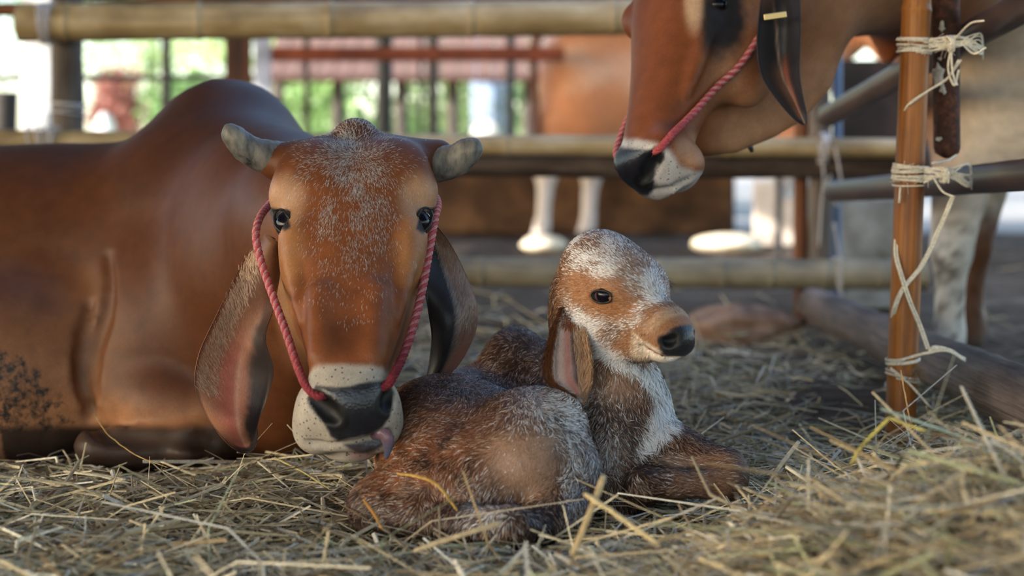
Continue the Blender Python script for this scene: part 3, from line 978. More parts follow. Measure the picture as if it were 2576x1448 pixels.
def ear_cols_right(u, v, side, p):
    n_ = fbm(p, 45, 7)
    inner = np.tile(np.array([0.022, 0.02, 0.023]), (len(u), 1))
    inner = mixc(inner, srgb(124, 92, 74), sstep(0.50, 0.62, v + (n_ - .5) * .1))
    inner = mixc(inner, srgb(176, 166, 160), np.exp(-((v - 0.53) / 0.035) ** 2) * sstep(0.12, 0.25, u) * sstep(0.75, 0.5, u) * 0.5)
    inner = mixc(inner, srgb(140, 84, 66), sstep(0.55, 0.8, v) * sstep(0.4, 0.7, u))
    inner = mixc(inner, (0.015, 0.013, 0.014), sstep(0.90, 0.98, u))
    back = mixc(np.tile(C_RED, (len(u), 1)), (0.03, 0.022, 0.02), sstep(0.85, 0.97, u))
    return inner * side[:, None] + back * (1 - side[:, None])


eL, SL, nL, UL, VL = ear_patch('ear', [
    (P(668, 590, 2.555), P(690, 600, 2.505), P(706, 625, 2.545)),
    (P(622, 640, 2.545), P(668, 680, 2.525), P(704, 690, 2.545)),
    (P(580, 720, 2.515), P(640, 770, 2.525), P(690, 770, 2.525)),
    (P(540, 800, 2.495), P(610, 850, 2.525), P(668, 850, 2.505)),
    (P(500, 890, 2.485), P(590, 930, 2.525), P(688, 930, 2.515)),
    (P(490, 970, 2.485), P(585, 1010, 2.515), P(672, 1000, 2.525)),
    (P(522, 1050, 2.495), P(592, 1070, 2.505), P(650, 1060, 2.525)),
    (P(568, 1112, 2.515), P(612, 1118, 2.545), P(648, 1100, 2.525)),
    (P(604, 1138, 2.525), P(624, 1138, 2.530), P(640, 1130, 2.525))], cow, ear_cols_left)
eR, SR, nR, UR, VR = ear_patch('ear', [
    (P(1060, 600, 2.54), P(1078, 590, 2.55), P(1098, 565, 2.54)),
    (P(1058, 660, 2.52), P(1100, 640, 2.55), P(1132, 610, 2.55)),
    (P(1068, 730, 2.51), P(1128, 720, 2.53), P(1172, 690, 2.57)),
    (P(1080, 800, 2.52), P(1146, 790, 2.51), P(1200, 765, 2.58)),
    (P(1086, 850, 2.53), P(1140, 850, 2.51), P(1196, 835, 2.58)),
    (P(1080, 905, 2.54), P(1120, 905, 2.52), P(1162, 905, 2.57)),
    (P(1068, 955, 2.54), P(1092, 955, 2.53), P(1122, 950, 2.56)),
    (P(1056, 985, 2.54), P(1066, 988, 2.54), P(1080, 985, 2.55))], cow, ear_cols_right)
for o_, S_, n_, U_, lo, hi, cc0 in ((eL, SL, nL, UL, 0.0, 0.30, srgb(222, 188, 158)), (eR, SR, nR, UR, 0.50, 1.0, srgb(150, 124, 106))):
    g = np.random.default_rng(3)
    k_ = 2000 if lo == 0 else 1200
    iu = g.integers(4, 27, k_); iv = (g.uniform(lo + 0.07, hi, k_) * 18).astype(int)
    r_ = S_[iu, iv] + g.normal(0, 0.004, (k_, 3)); nn_ = n_[iu, iv]
    tang = unit(np.gradient(S_, axis=0)[iu, iv]); acr = unit(np.gradient(S_, axis=1)[iu, iv])
    dr = unit(tang * 0.7 + acr * (0.75 if lo == 0 else -0.5) + nn_ * 0.16 + g.normal(0, .12, (k_, 3)))
    r_ = r_ - nn_ * ((r_ - S_[iu, iv]) * nn_).sum(1)[:, None] + nn_ * 0.001
    cc = cc0 * g.uniform(0.55, 1.1, (k_, 1))
    v, q, t3, c5, n5 = strands(r_, dr, nn_, g.uniform(0.008, 0.016, k_), 0.0005, cc, seed=2)
    tag(obj('ear_hair', mesh('ear_hair', v, [q, t3], M_HAIR, True, c5, {'sn': n5}), o_), kind='stuff')

# white flecks of hair on the forehead
g = np.random.default_rng(21)
sel = np.where((f_ > 0.9) & (cn[:, 1] < -0.2) & (np.abs(hu) < 0.105) & (hs > -0.04) & (hs < 0.33))[0]
dens = np.exp(-((hu[sel] / (0.052 - 0.06 * np.clip(hs[sel] - .12, 0, .3))) ** 2)) * (0.12 + 0.88 * sstep(0.28, 0.06, hs[sel]))
dens *= 0.15 + sstep(0.35, 0.7, fbm(cv[sel], 50, 2))
pick = g.choice(sel, 7800, p=dens / dens.sum())
r_ = cv[pick] + g.normal(0, 0.0025, (len(pick), 3)); nn_ = cn[pick]
r_ = r_ - nn_ * ((r_ - cv[pick]) * nn_).sum(1)[:, None] + nn_ * 0.0003
wh = HP(0.004, 0.01, 0.035)
dr = r_ - wh; dr = unit(unit(dr) + Hc * sstep(0.05, 0.12, hs[pick])[:, None] * 1.2 + g.normal(0, .35, dr.shape))
dr = unit(dr - nn_ * (dr * nn_).sum(1)[:, None] + nn_ * 0.28)
v, q, t3, c5, n5 = strands(r_, dr, nn_, g.uniform(0.0035, 0.0085, len(pick)), 0.00042, np.array([0.52, 0.49, 0.47]) * g.uniform(0.3, 1.1, (len(pick), 1)), seed=4)
tag(obj('forehead_hair', mesh('forehead_hair', v, [q, t3], M_HAIR, True, c5, {'sn': n5}), cow), 'white flecks of hair on the forehead', kind='stuff')

# tongue that licks the calf
tq_ = [surf(cv, cn, x9, y9, 7) for x9, y9 in ((938, 1102), (958, 1092), (972, 1098))]
t0 = tq_[0][0] + np.array([0, 0.012, 0])
t1 = tq_[1][0] + np.array([0.0, -0.007, 0.0])
p_ = catmull([t0, t1, P(972, 1098, t1[1] - 0.004), P(977, 1122, t1[1] - 0.004), P(971, 1152, t1[1])], 20)
v, q, t3 = tube(p_, 0.0092 * np.concatenate([np.linspace(1.0, 1.0, 12), np.linspace(0.95, 0.35, 8)]), 12)
ctr = np.vstack([np.repeat(p_, 12, 0), p_[:1], p_[-1:]])
v = ctr + (v - ctr) * np.array([0.95, 0.55, 1.0])
tcol = mixc(np.tile(srgb(112, 84, 94), (len(v), 1)), srgb(84, 84, 104), sstep(0.140, 0.118, v[:, 2]))
obj('tongue', mesh('tongue', v, [q, t3], M_EAR, True, tcol, {'wet': np.full(len(v), 0.8)}), cow)

# ------------------------------------------------------------------ the calf
calf = thing('calf', (0.05, 2.4, 0.02), 'newborn roan brown and white calf curled up on the straw with its head raised', 'calf')
kf = Field(axis((-0.26, 0.36, 0.0042)), axis((2.02, 2.98, 0.0046)), axis((-0.03, 0.42, 0.0042)))
# trunk curled away from the lens and back to the chest
kf.cone(P(1500, 1090, 2.55), P(1340, 1075, 2.74), 0.100, 0.098, 0.05)
kf.cone(P(1340, 1075, 2.74), P(1160, 1108, 2.64), 0.098, 0.096, 0.05)
kf.cone(P(1160, 1108, 2.64), P(1105, 1125, 2.48), 0.096, 0.095, 0.05)
# withers hump
kf.ell(P(1293, 884, 2.70), (0.032, 0.045, 0.034), 0.03)
kf.cone(P(1300, 900, 2.70), P(1400, 935, 2.66), 0.032, 0.038, 0.04)
kf.cone(P(1280, 960, 2.68), P(1380, 1000, 2.66), 0.05, 0.06, 0.04)
# chest and neck
kf.ell(P(1538, 1060, 2.47), (0.066, 0.10, 0.095), 0.05)
kf.cone(P(1490, 800, 2.44), P(1515, 980, 2.49), 0.046, 0.070, 0.05)
kf.cone(P(1560, 900, 2.41), P(1592, 1010, 2.43), 0.034, 0.038, 0.05)
kf.ell(P(1585, 1105, 2.43), (0.042, 0.05, 0.055), 0.05)
# rump and thigh
kf.ell(P(1105, 1105, 2.40), (0.078, 0.10, 0.078), 0.05)
kf.ell(P(1170, 1040, 2.42), (0.09, 0.09, 0.038), 0.04)
kf.ell(P(1075, 1180, 2.34), (0.065, 0.085, 0.085), 0.04)
kf.ell(P(1335, 1092, 2.33), (0.068, 0.080, 0.063), 0.035)
kf.ell(P(1300, 1160, 2.28), (0.075, 0.065, 0.062), 0.03)
kf.cone(P(1395, 1075, 2.33), P(1420, 1190, 2.29), 0.040, 0.038, 0.03)
kf.cone(P(1425, 1190, 2.29), P(1390, 1280, 2.24), 0.042, 0.030, 0.025)
# hind leg along the ground: gaskin to hock, cannon back to the hoof
kf.cone(P(1180, 1220, 2.27), P(985, 1262, 2.27), 0.058, 0.042, 0.03)
kf.ell(P(945, 1275, 2.27), (0.036, 0.035, 0.033), 0.025)
kf.cone(P(960, 1290, 2.25), P(1160, 1318, 2.20), 0.026, 0.022, 0.015)
kf.cone(P(1160, 1318, 2.20), P(1290, 1325, 2.16), 0.022, 0.026, 0.015)
kf.cone(P(1420, 1290, 2.24), P(1330, 1330, 2.19), 0.028, 0.024, 0.02)
# fore leg
kf.cone(P(1590, 1130, 2.42), P(1700, 1160, 2.40), 0.054, 0.042, 0.035)
kf.cone(P(1700, 1160, 2.40), P(1810, 1182, 2.38), 0.042, 0.032, 0.025)
kf.ell(P(1826, 1198, 2.37), (0.027, 0.030, 0.030), 0.02)
kf.cone(P(1818, 1214, 2.35), P(1690, 1216, 2.33), 0.020, 0.018, 0.010)
kf.cone(P(1690, 1216, 2.33), P(1615, 1222, 2.32), 0.018, 0.026, 0.010)
kf.cone(P(1590, 1160, 2.50), P(1690, 1200, 2.52), 0.045, 0.03, 0.03)
kf.cone(P(1520, 1180, 2.42), P(1530, 1240, 2.41), 0.06, 0.05, 0.04)
# ---- head: turned to the right and a little towards the lens
KO = P(1530, 672, 2.40)
Kc = unit(P(1728, 866, 2.285) - P(1520, 690, 2.40))     # towards the nose
Ks = unit(np.cross(Kc, (0, 0, 1)));                      # sideways
if Ks[1] > 0: Ks = -Ks                                   # near side
Kn = np.cross(Ks, Kc)
if Kn[2] < 0: Kn = -Kn
KR = np.array([Kc, Ks, Kn])


def KP(c, s, n): return KO + Kc * c + Ks * s + Kn * n


kf.ell(KP(-0.008, 0.0, -0.006), (0.060, 0.056, 0.052), 0.03, KR)                 # skull dome
kf.ell(KP(0.040, 0.0, 0.006), (0.048, 0.050, 0.034), 0.03, KR)                   # forehead
for sg in (-1, 1):
    kf.ell(KP(0.045, sg * 0.040, 0.002), (0.030, 0.017, 0.022), 0.02, KR)        # brow
    kf.ell(KP(0.02, sg * 0.036, -0.060), (0.055, 0.022, 0.042), 0.03, KR)        # cheek
    kf.ell(KP(0.140, sg * 0.020, -0.022), (0.027, 0.015, 0.021), 0.018, KR)      # muzzle pad
kf.cone(KP(0.05, 0, -0.022), KP(0.128, 0, -0.016), 0.048, 0.0265, 0.035)         # bridge
kf.cone(KP(0.128, 0, -0.017), KP(0.156, 0, -0.018), 0.0275, 0.0235, 0.02)
kf.cone(KP(0.005, 0, -0.090), KP(0.112, 0, -0.058), 0.034, 0.0210, 0.03)         # jaw
kf.ell(KP(0.138, 0, -0.046), (0.026, 0.021, 0.014), 0.010, KR)                   # chin
kf.cone(KP(-0.01, 0, -0.05), KP(0.012, 0.0, -0.11), 0.044, 0.040, 0.04)          # throat
kf.chain([KP(0.126, 0.027, -0.040), KP(0.142, 0.025, -0.041), KP(0.162, 0.014, -0.036), KP(0.168, 0, -0.035)], [0.002, 0.003, 0.003, 0.003], 0.006, mode='-')
for sg in (-1, 1):
    kf.chain([KP(0.166, sg * 0.016, -0.006), KP(0.164, sg * 0.022, -0.014), KP(0.157, sg * 0.027, -0.016)], [0.0025, 0.0048, 0.0025], 0.005, mode='-')
kv, kq = kf.polygonise(2)
kn = vnormals(kv, kq)
kpx, kpy = to_px(kv)
d_ = kv - KO
kc, ks, kk = d_ @ Kc, d_ @ Ks, d_ @ Kn
khead = sstep(905, 880, kpy) * sstep(1390, 1410, kpx) * sstep(2.58, 2.5, kv[:, 1])
C_CB, C_CDK, C_CT, C_W, C_OR = srgb(88, 56, 38), srgb(46, 30, 23), srgb(156, 122, 98), srgb(240, 238, 238), srgb(132, 74, 34)


def calf_colour(p):
    """-> (base colour, share of white hairs)"""
    x, y = to_px(p)
    q = p - KO
    c_, s_, n_ = q @ Kc, q @ Ks, q @ Kn
    a = fbm(p, 14, 31); b_ = fbm(p, 45, 32)
    col = np.tile(C_CB, (len(p), 1))
    col = mixc(col, C_CDK, sstep(0.42, 0.66, a) * 0.85)
    col = mixc(col, C_OR, sstep(230, 60, np.hypot(x - 1050, (y - 1110) * 0.8)) * sstep(0.35, 0.6, b_) * 0.85)
    col = mixc(col, C_CT, sstep(40, -40, poly_sd(x, y, [(1240, 1100), (1330, 1075), (1400, 1090), (1410, 1170), (1360, 1250), (1270, 1240), (1230, 1170)])) * 0.95 * (p[:, 1] < 2.4))
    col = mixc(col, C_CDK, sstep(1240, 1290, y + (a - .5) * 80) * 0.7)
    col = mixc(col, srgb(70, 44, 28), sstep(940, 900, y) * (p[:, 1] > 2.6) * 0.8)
    col = mixc(col, srgb(150, 112, 86), np.exp(-(((x - 1540) / 90) ** 2 + ((y - 960) / 45) ** 2)) * 0.8 * (p[:, 1] < 2.6))
    col = mixc(col, srgb(142, 108, 84), sstep(1640, 1720, x) * sstep(1130, 1150, y) * 0.6)
    white = 0.01 + 0.06 * sstep(0.4, 0.7, b_)
    white = white + 0.55 * np.exp(-(((x - 1400) / 90) ** 2 + ((y - 1010) / 70) ** 2)) * (p[:, 1] < 2.45) + 0.55 * sstep(1395, 1460, x) * sstep(1480, 1420, x) * sstep(960, 1060, y) * (p[:, 1] < 2.42)
    white = white + 0.45 * np.exp(-(((x - 1510) / 60) ** 2 + ((y - 1160) / 60) ** 2))
    white = white + 0.5 * np.exp(-(((x - 1230) / 60) ** 2 + ((y - 1290) / 40) ** 2))
    # white throat and chest
    w_ = np.maximum(sstep(18, -14, poly_sd(x, y, [(1495, 850), (1560, 890), (1620, 925), (1690, 905), (1700, 1000), (1700, 1080), (1640, 1130), (1600, 1150), (1630, 1060), (1650, 1000), (1610, 950), (1540, 920), (1490, 890)])), 0) * (p[:, 1] < 2.56)
    # head
    hm = sstep(915, 890, y - np.maximum(0, x - 1600) * 0.25) * sstep(1390, 1410, x) * (p[:, 1] < 2.55)
    hcol = np.tile(srgb(116, 80, 56), (len(p), 1))
    hcol = mixc(hcol, srgb(168, 136, 112), sstep(0.35, 0.65, b_) * sstep(0.02, 0.05, c_ + np.abs(s_) * 0) * 0.55)
    face = poly_sd(x, y, [(1425, 720), (1430, 690), (1450, 690), (1500, 700), (1560, 715), (1600, 760), (1590, 790), (1540, 800), (1500, 790), (1470, 770), (1440, 760)])
    tanm = sstep(26, -10, face)
    hcol = mixc(hcol, srgb(148, 100, 64), tanm)
    hw_ = 0.52 * (1 - tanm) * sstep(0.138, 0.115, c_) * (0.35 + 1.3 * sstep(0.3, 0.65, fbm(p * np.array([1, 1, 1.0]), 30, 71)))
    hw_ = hw_ * sstep(1400, 1450, x)
    nose_tan = sstep(0.108, 0.124, c_ - np.maximum(0, -n_ - 0.01) * -0.5)
    hcol = mixc(hcol, srgb(146, 100, 66), nose_tan * 0.9); hw_ = hw_ * (1 - 0.8 * nose_tan)
    ring = sstep(0.125, 0.133, c_) * sstep(0.150, 0.14, c_) * sstep(-0.02, 0.0, n_)
    hcol = mixc(hcol, srgb(196, 164, 134), ring * 0.7)
    chin = sstep(0.105, 0.125, c_) * sstep(-0.026, -0.032, n_)
    hcol = mixc(hcol, srgb(216, 200, 182), chin); hw_ = hw_ * (1 - chin)
    col = col + (hcol - col) * hm[:, None]
    white = white + (hw_ - white) * hm
    white = np.clip(np.maximum(white, w_ * 0.97), 0, 0.97)
    return col, white


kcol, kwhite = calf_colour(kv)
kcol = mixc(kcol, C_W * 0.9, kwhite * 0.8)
padm = sstep(0.157, 0.161, kc + np.minimum(0, kk + 0.02) * 0.35 - np.maximum(0, kk - 0.004) * 0.35) * (khead > 0.3) * sstep(-0.038, -0.034, kk)
kcol = mixc(kcol, (0.013, 0.013, 0.017), padm)
lip = (khead > .3) * sstep(0.005, 0.002, np.abs(kk + 0.038)) * sstep(0.13, 0.14, kc)
kcol = mixc(kcol, srgb(150, 84, 80), lip * 0.8)
nst = np.min([np.linalg.norm(kv - KP(c9, s9, n9), axis=1) for c9, s9, n9 in ((0.166, 0.016, -0.006), (0.164, 0.022, -0.014), (0.157, 0.027, -0.016), (0.164, -0.02, -0.01))], 0)
kcol = mixc(kcol, (0.006, 0.006, 0.007), sstep(0.011, 0.0085, nst))
eyek = poly_sd(kpx, kpy, [(1482, 742), (1492, 731), (1512, 728), (1530, 738), (1540, 742), (1528, 752), (1512, 764), (1496, 758)])
kcol = mixc(kcol, C_BLACK, sstep(3, -2, eyek) * (khead > .5) * (ks > 0))
hoofm = (kpy > 1285) * (kpx > 1240) * (kpx < 1345) * (kv[:, 1] < 2.22)
kcol = mixc(kcol, (0.05, 0.03, 0.022), hoofm * 0.7)
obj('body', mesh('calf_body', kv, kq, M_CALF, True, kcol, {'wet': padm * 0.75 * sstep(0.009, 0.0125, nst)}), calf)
# eye
sp, snr = surf(kv, kn, 1511, 746, 4)
almond_eye(calf, sp, unit(snr), P(1542, 742, sp[1]) - P(1482, 746, sp[1]), 0.0150, 0.0158, 0.0088, 0.0108, 0.0017, np.array([0.010, 0.009, 0.009]), unit(snr * 0.6 + np.array([0, -1.0, 0.05])), iris=(0.005, 0.005, 0.009), white=(0.25, 0.09, 0.10))
g = np.random.default_rng(8)
far = KP(0.055, -0.058, 0.004)
dr = unit(Kc * 0.7 - Ks * 0.7 + g.normal(0, .15, (26, 3)))
v, q, t3, cc, nn_ = strands(far + g.normal(0, .004, (26, 3)), dr, np.tile(Kn, (26, 1)), 0.02, 0.0008, np.tile([0.012, 0.01, 0.01], (26, 1)))
obj('eyelash', mesh('eyelash', v, [q, t3], M_HAIR, True, cc, {'sn': nn_}), calf)


# ear
def ear_cols_calf(u, v, side, p):
    n_ = fbm(p, 60, 3)
    inner = np.tile(srgb(206, 160, 148), (len(u), 1))
    inner = mixc(inner, srgb(226, 206, 194), np.exp(-((v - 0.30) / 0.08) ** 2) * 0.6)
    inner = mixc(inner, srgb(196, 130, 116), np.exp(-((v - 0.48) / 0.07) ** 2) * 0.8)
    inner = mixc(inner, (0.03, 0.03, 0.035), np.exp(-((v - 0.66) / 0.10) ** 2) * sstep(0.9, 0.7, u) * 0.95)
    inner = mixc(inner, srgb(140, 100, 72), sstep(0.74, 0.86, v))
    inner = mixc(inner, srgb(120, 66, 34), sstep(0.20, 0.10, v))
    inner = mixc(inner, srgb(130, 74, 42), sstep(0.2, 0.06, u))
    back = np.tile(srgb(120, 66, 34), (len(u), 1))
    return inner * side[:, None] + back * (1 - side[:, None])


eK, SK, nK, UK, VK = ear_patch('ear', [
    (P(1430, 742, 2.42), P(1440, 748, 2.42), P(1454, 758, 2.42)),
    (P(1398, 800, 2.355), P(1428, 812, 2.37), P(1464, 806, 2.368)),
    (P(1378, 860, 2.335), P(1428, 872, 2.372), P(1478, 850, 2.350)),
    (P(1368, 910, 2.330), P(1430, 920, 2.375), P(1488, 900, 2.350)),
    (P(1374, 955, 2.330), P(1434, 955, 2.370), P(1488, 940, 2.350)),
    (P(1412, 985, 2.335), P(1450, 985, 2.358), P(1482, 975, 2.350)),
    (P(1446, 1002, 2.345), P(1460, 1006, 2.352), P(1474, 1000, 2.352))], calf, ear_cols_calf, thick=0.004)
# the same ear folded away on the far side
eK2, *_r = ear_patch('ear', [tuple(p_ - Ks * 2 * ((p_ - KO) @ Ks) - Ks * 0.01 for p_ in s_) for s_ in
                             [(P(1424, 745, 2.375), P(1440, 752, 2.375), P(1458, 765, 2.375)), (P(1396, 800, 2.36), P(1428, 815, 2.365), P(1462, 800, 2.36)),
                              (P(1378, 860, 2.35), P(1428, 872, 2.372), P(1478, 850, 2.36)), (P(1400, 930, 2.35), P(1434, 935, 2.37), P(1470, 925, 2.36)),
                              (P(1440, 985, 2.345), P(1450, 988, 2.352), P(1460, 985, 2.352))]], calf, ear_cols_calf, thick=0.004)

# damp fur
def comb(p, n, head):
    """direction the coat lies in"""
    x, y = to_px(p)
    d = np.tile([0.15, 0.0, -1.0], (len(p), 1))
    rump = sstep(1300, 1150, x)[:, None]
    d = d * (1 - rump) + np.array([-0.55, 0.1, -0.8]) * rump
    leg = sstep(1590, 1660, x)[:, None] * sstep(1120, 1160, y)[:, None]
    d = d * (1 - leg) + np.array([1.0, 0, -0.35]) * leg
    hd = p - KP(0.155, 0, 0.0)
    h = unit(hd) * 1.0 + unit(p - KP(0.06, 0, 0.05)) * 0.5
    d = d * (1 - head[:, None]) + h * head[:, None]
    return d


def fur(V, Q, Nn, colf, count, seed, mask=None):
    g = np.random.default_rng(seed)
    a = V[Q[:, 2]] - V[Q[:, 0]]; b_ = V[Q[:, 3]] - V[Q[:, 1]]
    area = np.linalg.norm(np.cross(a, b_), axis=1)
    fc = V[Q].mean(1); fn = unit(Nn[Q].mean(1))
    wgt = area * np.where(fn[:, 1] < 0.45, 1.0, 0.25)
    if mask is not None: wgt = wgt * mask(fc)
    f = g.choice(len(Q), count, p=wgt / wgt.sum())
    u_, v_ = g.random((2, count, 1))
    q = V[Q[f]]
    r = (q[:, 0] * (1 - u_) + q[:, 1] * u_) * (1 - v_) + (q[:, 3] * (1 - u_) + q[:, 2] * u_) * v_
    return r, fn[f], g


NF = 290000
r_, nn_, g = fur(kv, kq, kn, calf_colour, NF, 12)
x_, y_ = to_px(r_)
hd_ = sstep(930, 890, y_) * sstep(1390, 1410, x_) * (r_[:, 1] < 2.56)
d0 = r_ - KO
c_, s_, n_ = d0 @ Kc, d0 @ Ks, d0 @ Kn
base, wh_ = calf_colour(r_)
keep = ~((hd_ > 0.3) & (c_ > 0.142)) & ~(poly_sd(x_, y_, [(1478, 744), (1490, 727), (1514, 724), (1545, 742), (1528, 758), (1510, 768), (1490, 762)]) < 0)
bald = sstep(30, -30, poly_sd(x_, y_, [(1250, 1105), (1330, 1080), (1395, 1095), (1405, 1170), (1355, 1240), (1275, 1230), (1240, 1170)])) * (r_[:, 1] < 2.4)
keep &= g.random(NF) > bald * 0.55
eps = 0.002
def gradn(p, sc, sd):
    f0 = noise3(p, sc, sd)
    return np.stack([noise3(p + np.eye(3)[k] * eps, sc, sd) - f0 for k in range(3)], 1) / eps / sc
cl = gradn(r_, 75, 77) * 1.3 + gradn(r_, 32, 78) * 0.9
swirl = np.stack([noise3(r_, 11, 90 + k) - .5 for k in range(3)], 1)
bodyk = (1 - hd_)[:, None]
d = unit(comb(r_, nn_, hd_)) + cl * (0.2 + 0.4 * bodyk * (1 - 0.6 * sstep(1460, 1500, x_)[:, None])) + swirl * (0.5 + 1.9 * bodyk * (1 - 0.75 * sstep(1460, 1500, x_)[:, None])) + g.normal(0, .16, (NF, 3))
d = d - nn_ * (d * nn_).sum(1)[:, None]
d = unit(unit(d) + nn_ * (0.14 + 0.12 * bodyk))
ln = (0.0060 + 0.0040 * bodyk[:, 0]) * g.uniform(0.6, 1.35, NF) * (1 - 0.6 * bald)
chest = sstep(10, -20, poly_sd(x_, y_, [(1580, 900), (1700, 890), (1710, 1090), (1600, 1160), (1640, 1010)]))
ln = ln * (1 + 0.5 * chest)
white = g.random(NF) < wh_
cc = base * g.uniform(0.5, 1.45, (NF, 1))
cc = np.where((g.random(NF) < 0.22 + 0.3 * (fbm(r_, 28, 61) - .35))[:, None] & ~white[:, None], srgb(176, 142, 116) * g.uniform(.6, 1.05, (NF, 1)), cc)
cc = np.where(white[:, None], C_W * g.uniform(0.6, 1.0, (NF, 1)), cc)
k_ = np.where(keep)[0]
v, q, t3, c5, n5 = strands(r_[k_], d[k_], nn_[k_], ln[k_], 0.0006, cc[k_], seed=9)
tag(obj('fur', mesh('calf_fur', v, [q, t3], M_HAIR, True, c5, {'sn': n5}), calf), 'damp roan fur of the calf', kind='stuff')
# hair on the ear rim
g = np.random.default_rng(31)
n_e = 9000
iu = g.integers(1, 43, n_e); iv = np.where(g.random(n_e) < .5, g.integers(0, 5, n_e), g.integers(13, 19, n_e)); rt_ = g.random(n_e) < 0.22; iu = np.where(rt_, g.integers(0, 9, n_e), iu); iv = np.where(rt_, g.integers(0, 19, n_e), iv)
rr = SK[iu, iv] + g.normal(0, 0.0015, (n_e, 3)); en = nK[iu, iv]; bk = g.random(n_e) < 0.0
tg = unit(np.gradient(SK, axis=0)[iu, iv]); ac = unit(np.gradient(SK, axis=1)[iu, iv])
dr = unit(tg * 0.9 + ac * np.where(iv < 9, -0.25, 0.1)[:, None] + en * 0.25 + g.normal(0, .15, (n_e, 3)))
cc = np.where((iv < 3)[:, None], srgb(124, 70, 38), srgb(168, 138, 112)) * g.uniform(0.6, 1.3, (n_e, 1))
cc = np.where(((iv >= 3) & (iv < 6))[:, None], srgb(224, 210, 200) * g.uniform(0.7, 1.0, (n_e, 1)), cc)
cc = np.where(rt_[:, None], srgb(132, 80, 46) * g.uniform(0.6, 1.4, (n_e, 1)), cc)
v, q, t3, c5, n5 = strands(rr, dr, en, g.uniform(0.006, 0.013, n_e), 0.0007, cc, seed=3)
tag(obj('ear_hair', mesh('calf_ear_hair', v, [q, t3], M_HAIR, True, c5, {'sn': n5}), eK), kind='stuff')

# ------------------------------------------------------------------ the cow that looks in over the side rails
cow2 = thing('cow', (1.3, 4.1, 0.0), 'standing red cow with pale body leaning its head over the side rails above the calf', 'cow')
SO = P(1668, -165, 2.95)
Sc = unit(P(1592, 328, 2.74) - SO)
Sn = np.array([-0.80, -0.60, 0.0]); Sn = unit(Sn - Sc * (Sn @ Sc))
Sr = np.cross(Sn, Sc)
if Sr[0] < 0: Sr = -Sr                                   # near (camera) side
SR_ = np.array([Sr, Sn, Sc])


def SP(u, w, s): return SO + Sr * u + Sn * w + Sc * s


sf = Field(axis((0.10, 0.62, 0.0048), (0.62, 2.5, 0.022)), axis((2.55, 3.2, 0.0055), (3.2, 4.75, 0.022)), axis((-0.03, 0.40, 0.018), (0.40, 0.95, 0.0048), (0.95, 1.45, 0.02)))
sf.loft(SO, Sc, Sr, Sn, [(-0.06, .05, -0.06, -0.14, 0), (-0.02, .09, -0.01, -0.16, 0), (0.05, .113, 0.0, -0.20, 0), (0.12, .112, 0.006, -0.215, 0), (0.18, .100, 0.006, -0.205, 0),
                         (0.25, .080, 0.002, -0.17, 0), (0.31, .066, 0.0, -0.135, 0), (0.36, .058, 0.0, -0.115, 0), (0.41, .054, 0.0, -0.105, 0), (0.455, .047, -0.015, -0.10, 0), (0.49, .03, -0.04, -0.09, 0)], e=2.5, k=0.03)
for sg in (-1, 1):
    sf.ell(SP(sg * 0.098, -0.045, 0.115), (0.028, 0.035, 0.036), 0.02, SR_)
    sf.ell(SP(sg * 0.060, -0.165, 0.19), (0.045, 0.06, 0.11), 0.04, SR_)
    sf.ell(SP(sg * 0.044, -0.040, 0.44), (0.025, 0.034, 0.034), 0.02, SR_)
    sf.ell(SP(sg * 0.036, -0.082, 0.445), (0.034, 0.034, 0.034), 0.02, SR_)
    sf.chain([SP(sg * 0.085, -0.06, 0.2), SP(sg * 0.074, -0.055, 0.27), SP(sg * 0.062, -0.05, 0.34)], [0.010, 0.012, 0.006], 0.025)
sf.ell(SP(0, -0.04, 0.448), (0.055, 0.038, 0.034), 0.025, SR_)
sf.ell(SP(0, -0.108, 0.432), (0.042, 0.024, 0.036), 0.010, SR_)
sf.chain([SP(-0.050, -0.018, 0.452), SP(-0.058, -0.036, 0.468), SP(-0.050, -0.058, 0.484)], [0.006, 0.012, 0.007], 0.010, mode='-')
NOS2 = [hit(sf, *p_, 2.5, 3.1) for p_ in ((1650, 392), (1636, 416), (1622, 440), (1612, 462))]
sf.chain(NOS2, [0.005, 0.011, 0.011, 0.004], 0.008, mode='-')
sf.chain([hit(sf, *p_, 2.5, 3.1) for p_ in ((1622, 482), (1665, 480), (1705, 470), (1740, 446))], [0.002, 0.005, 0.005, 0.002], 0.008, mode='-', n=16)
# throat and dewlap: a hanging sheet of skin from the jaw to the neck
OUT = np.array([(1700, 330), (1745, 392), (1850, 384), (1950, 344), (2020, 302), (2090, 222), (2138, 80), (2165, -40), (2230, -260), (1900, -260), (1760, 60)])
def sheet(X, Y, Z):
    X, Y, Z = np.broadcast_arrays(X, Y, Z)
    a = CX + X * F / Y; b_ = HY + (CAMH - Z) * F / Y
    sh = a.shape
    yc = 2.90 + np.clip((a - 1700) / 450, 0, 1.4) * 0.16
    d2 = poly_sd(a.ravel(), b_.ravel(), OUT).reshape(sh) * Y / F + 0.02
    th = 0.02 + np.clip(-(d2), 0, 0.2) * 0.2
    dz = np.abs(Y - yc) - th
    return np.minimum(np.maximum(d2, dz), 0) + np.sqrt(np.maximum(d2, 0) ** 2 + np.maximum(dz, 0) ** 2) - 0.02
sf.put(sheet, (0.24, 2.75, 0.42), (0.75, 3.25, 1.0), 0.05)
sf.cone(P(1900, -40, 3.0), P(2130, -160, 3.2), 0.12, 0.17, 0.06)
sf.cone(P(2130, -160, 3.2), (1.02, 3.85, 0.98), 0.17, 0.24, 0.08)
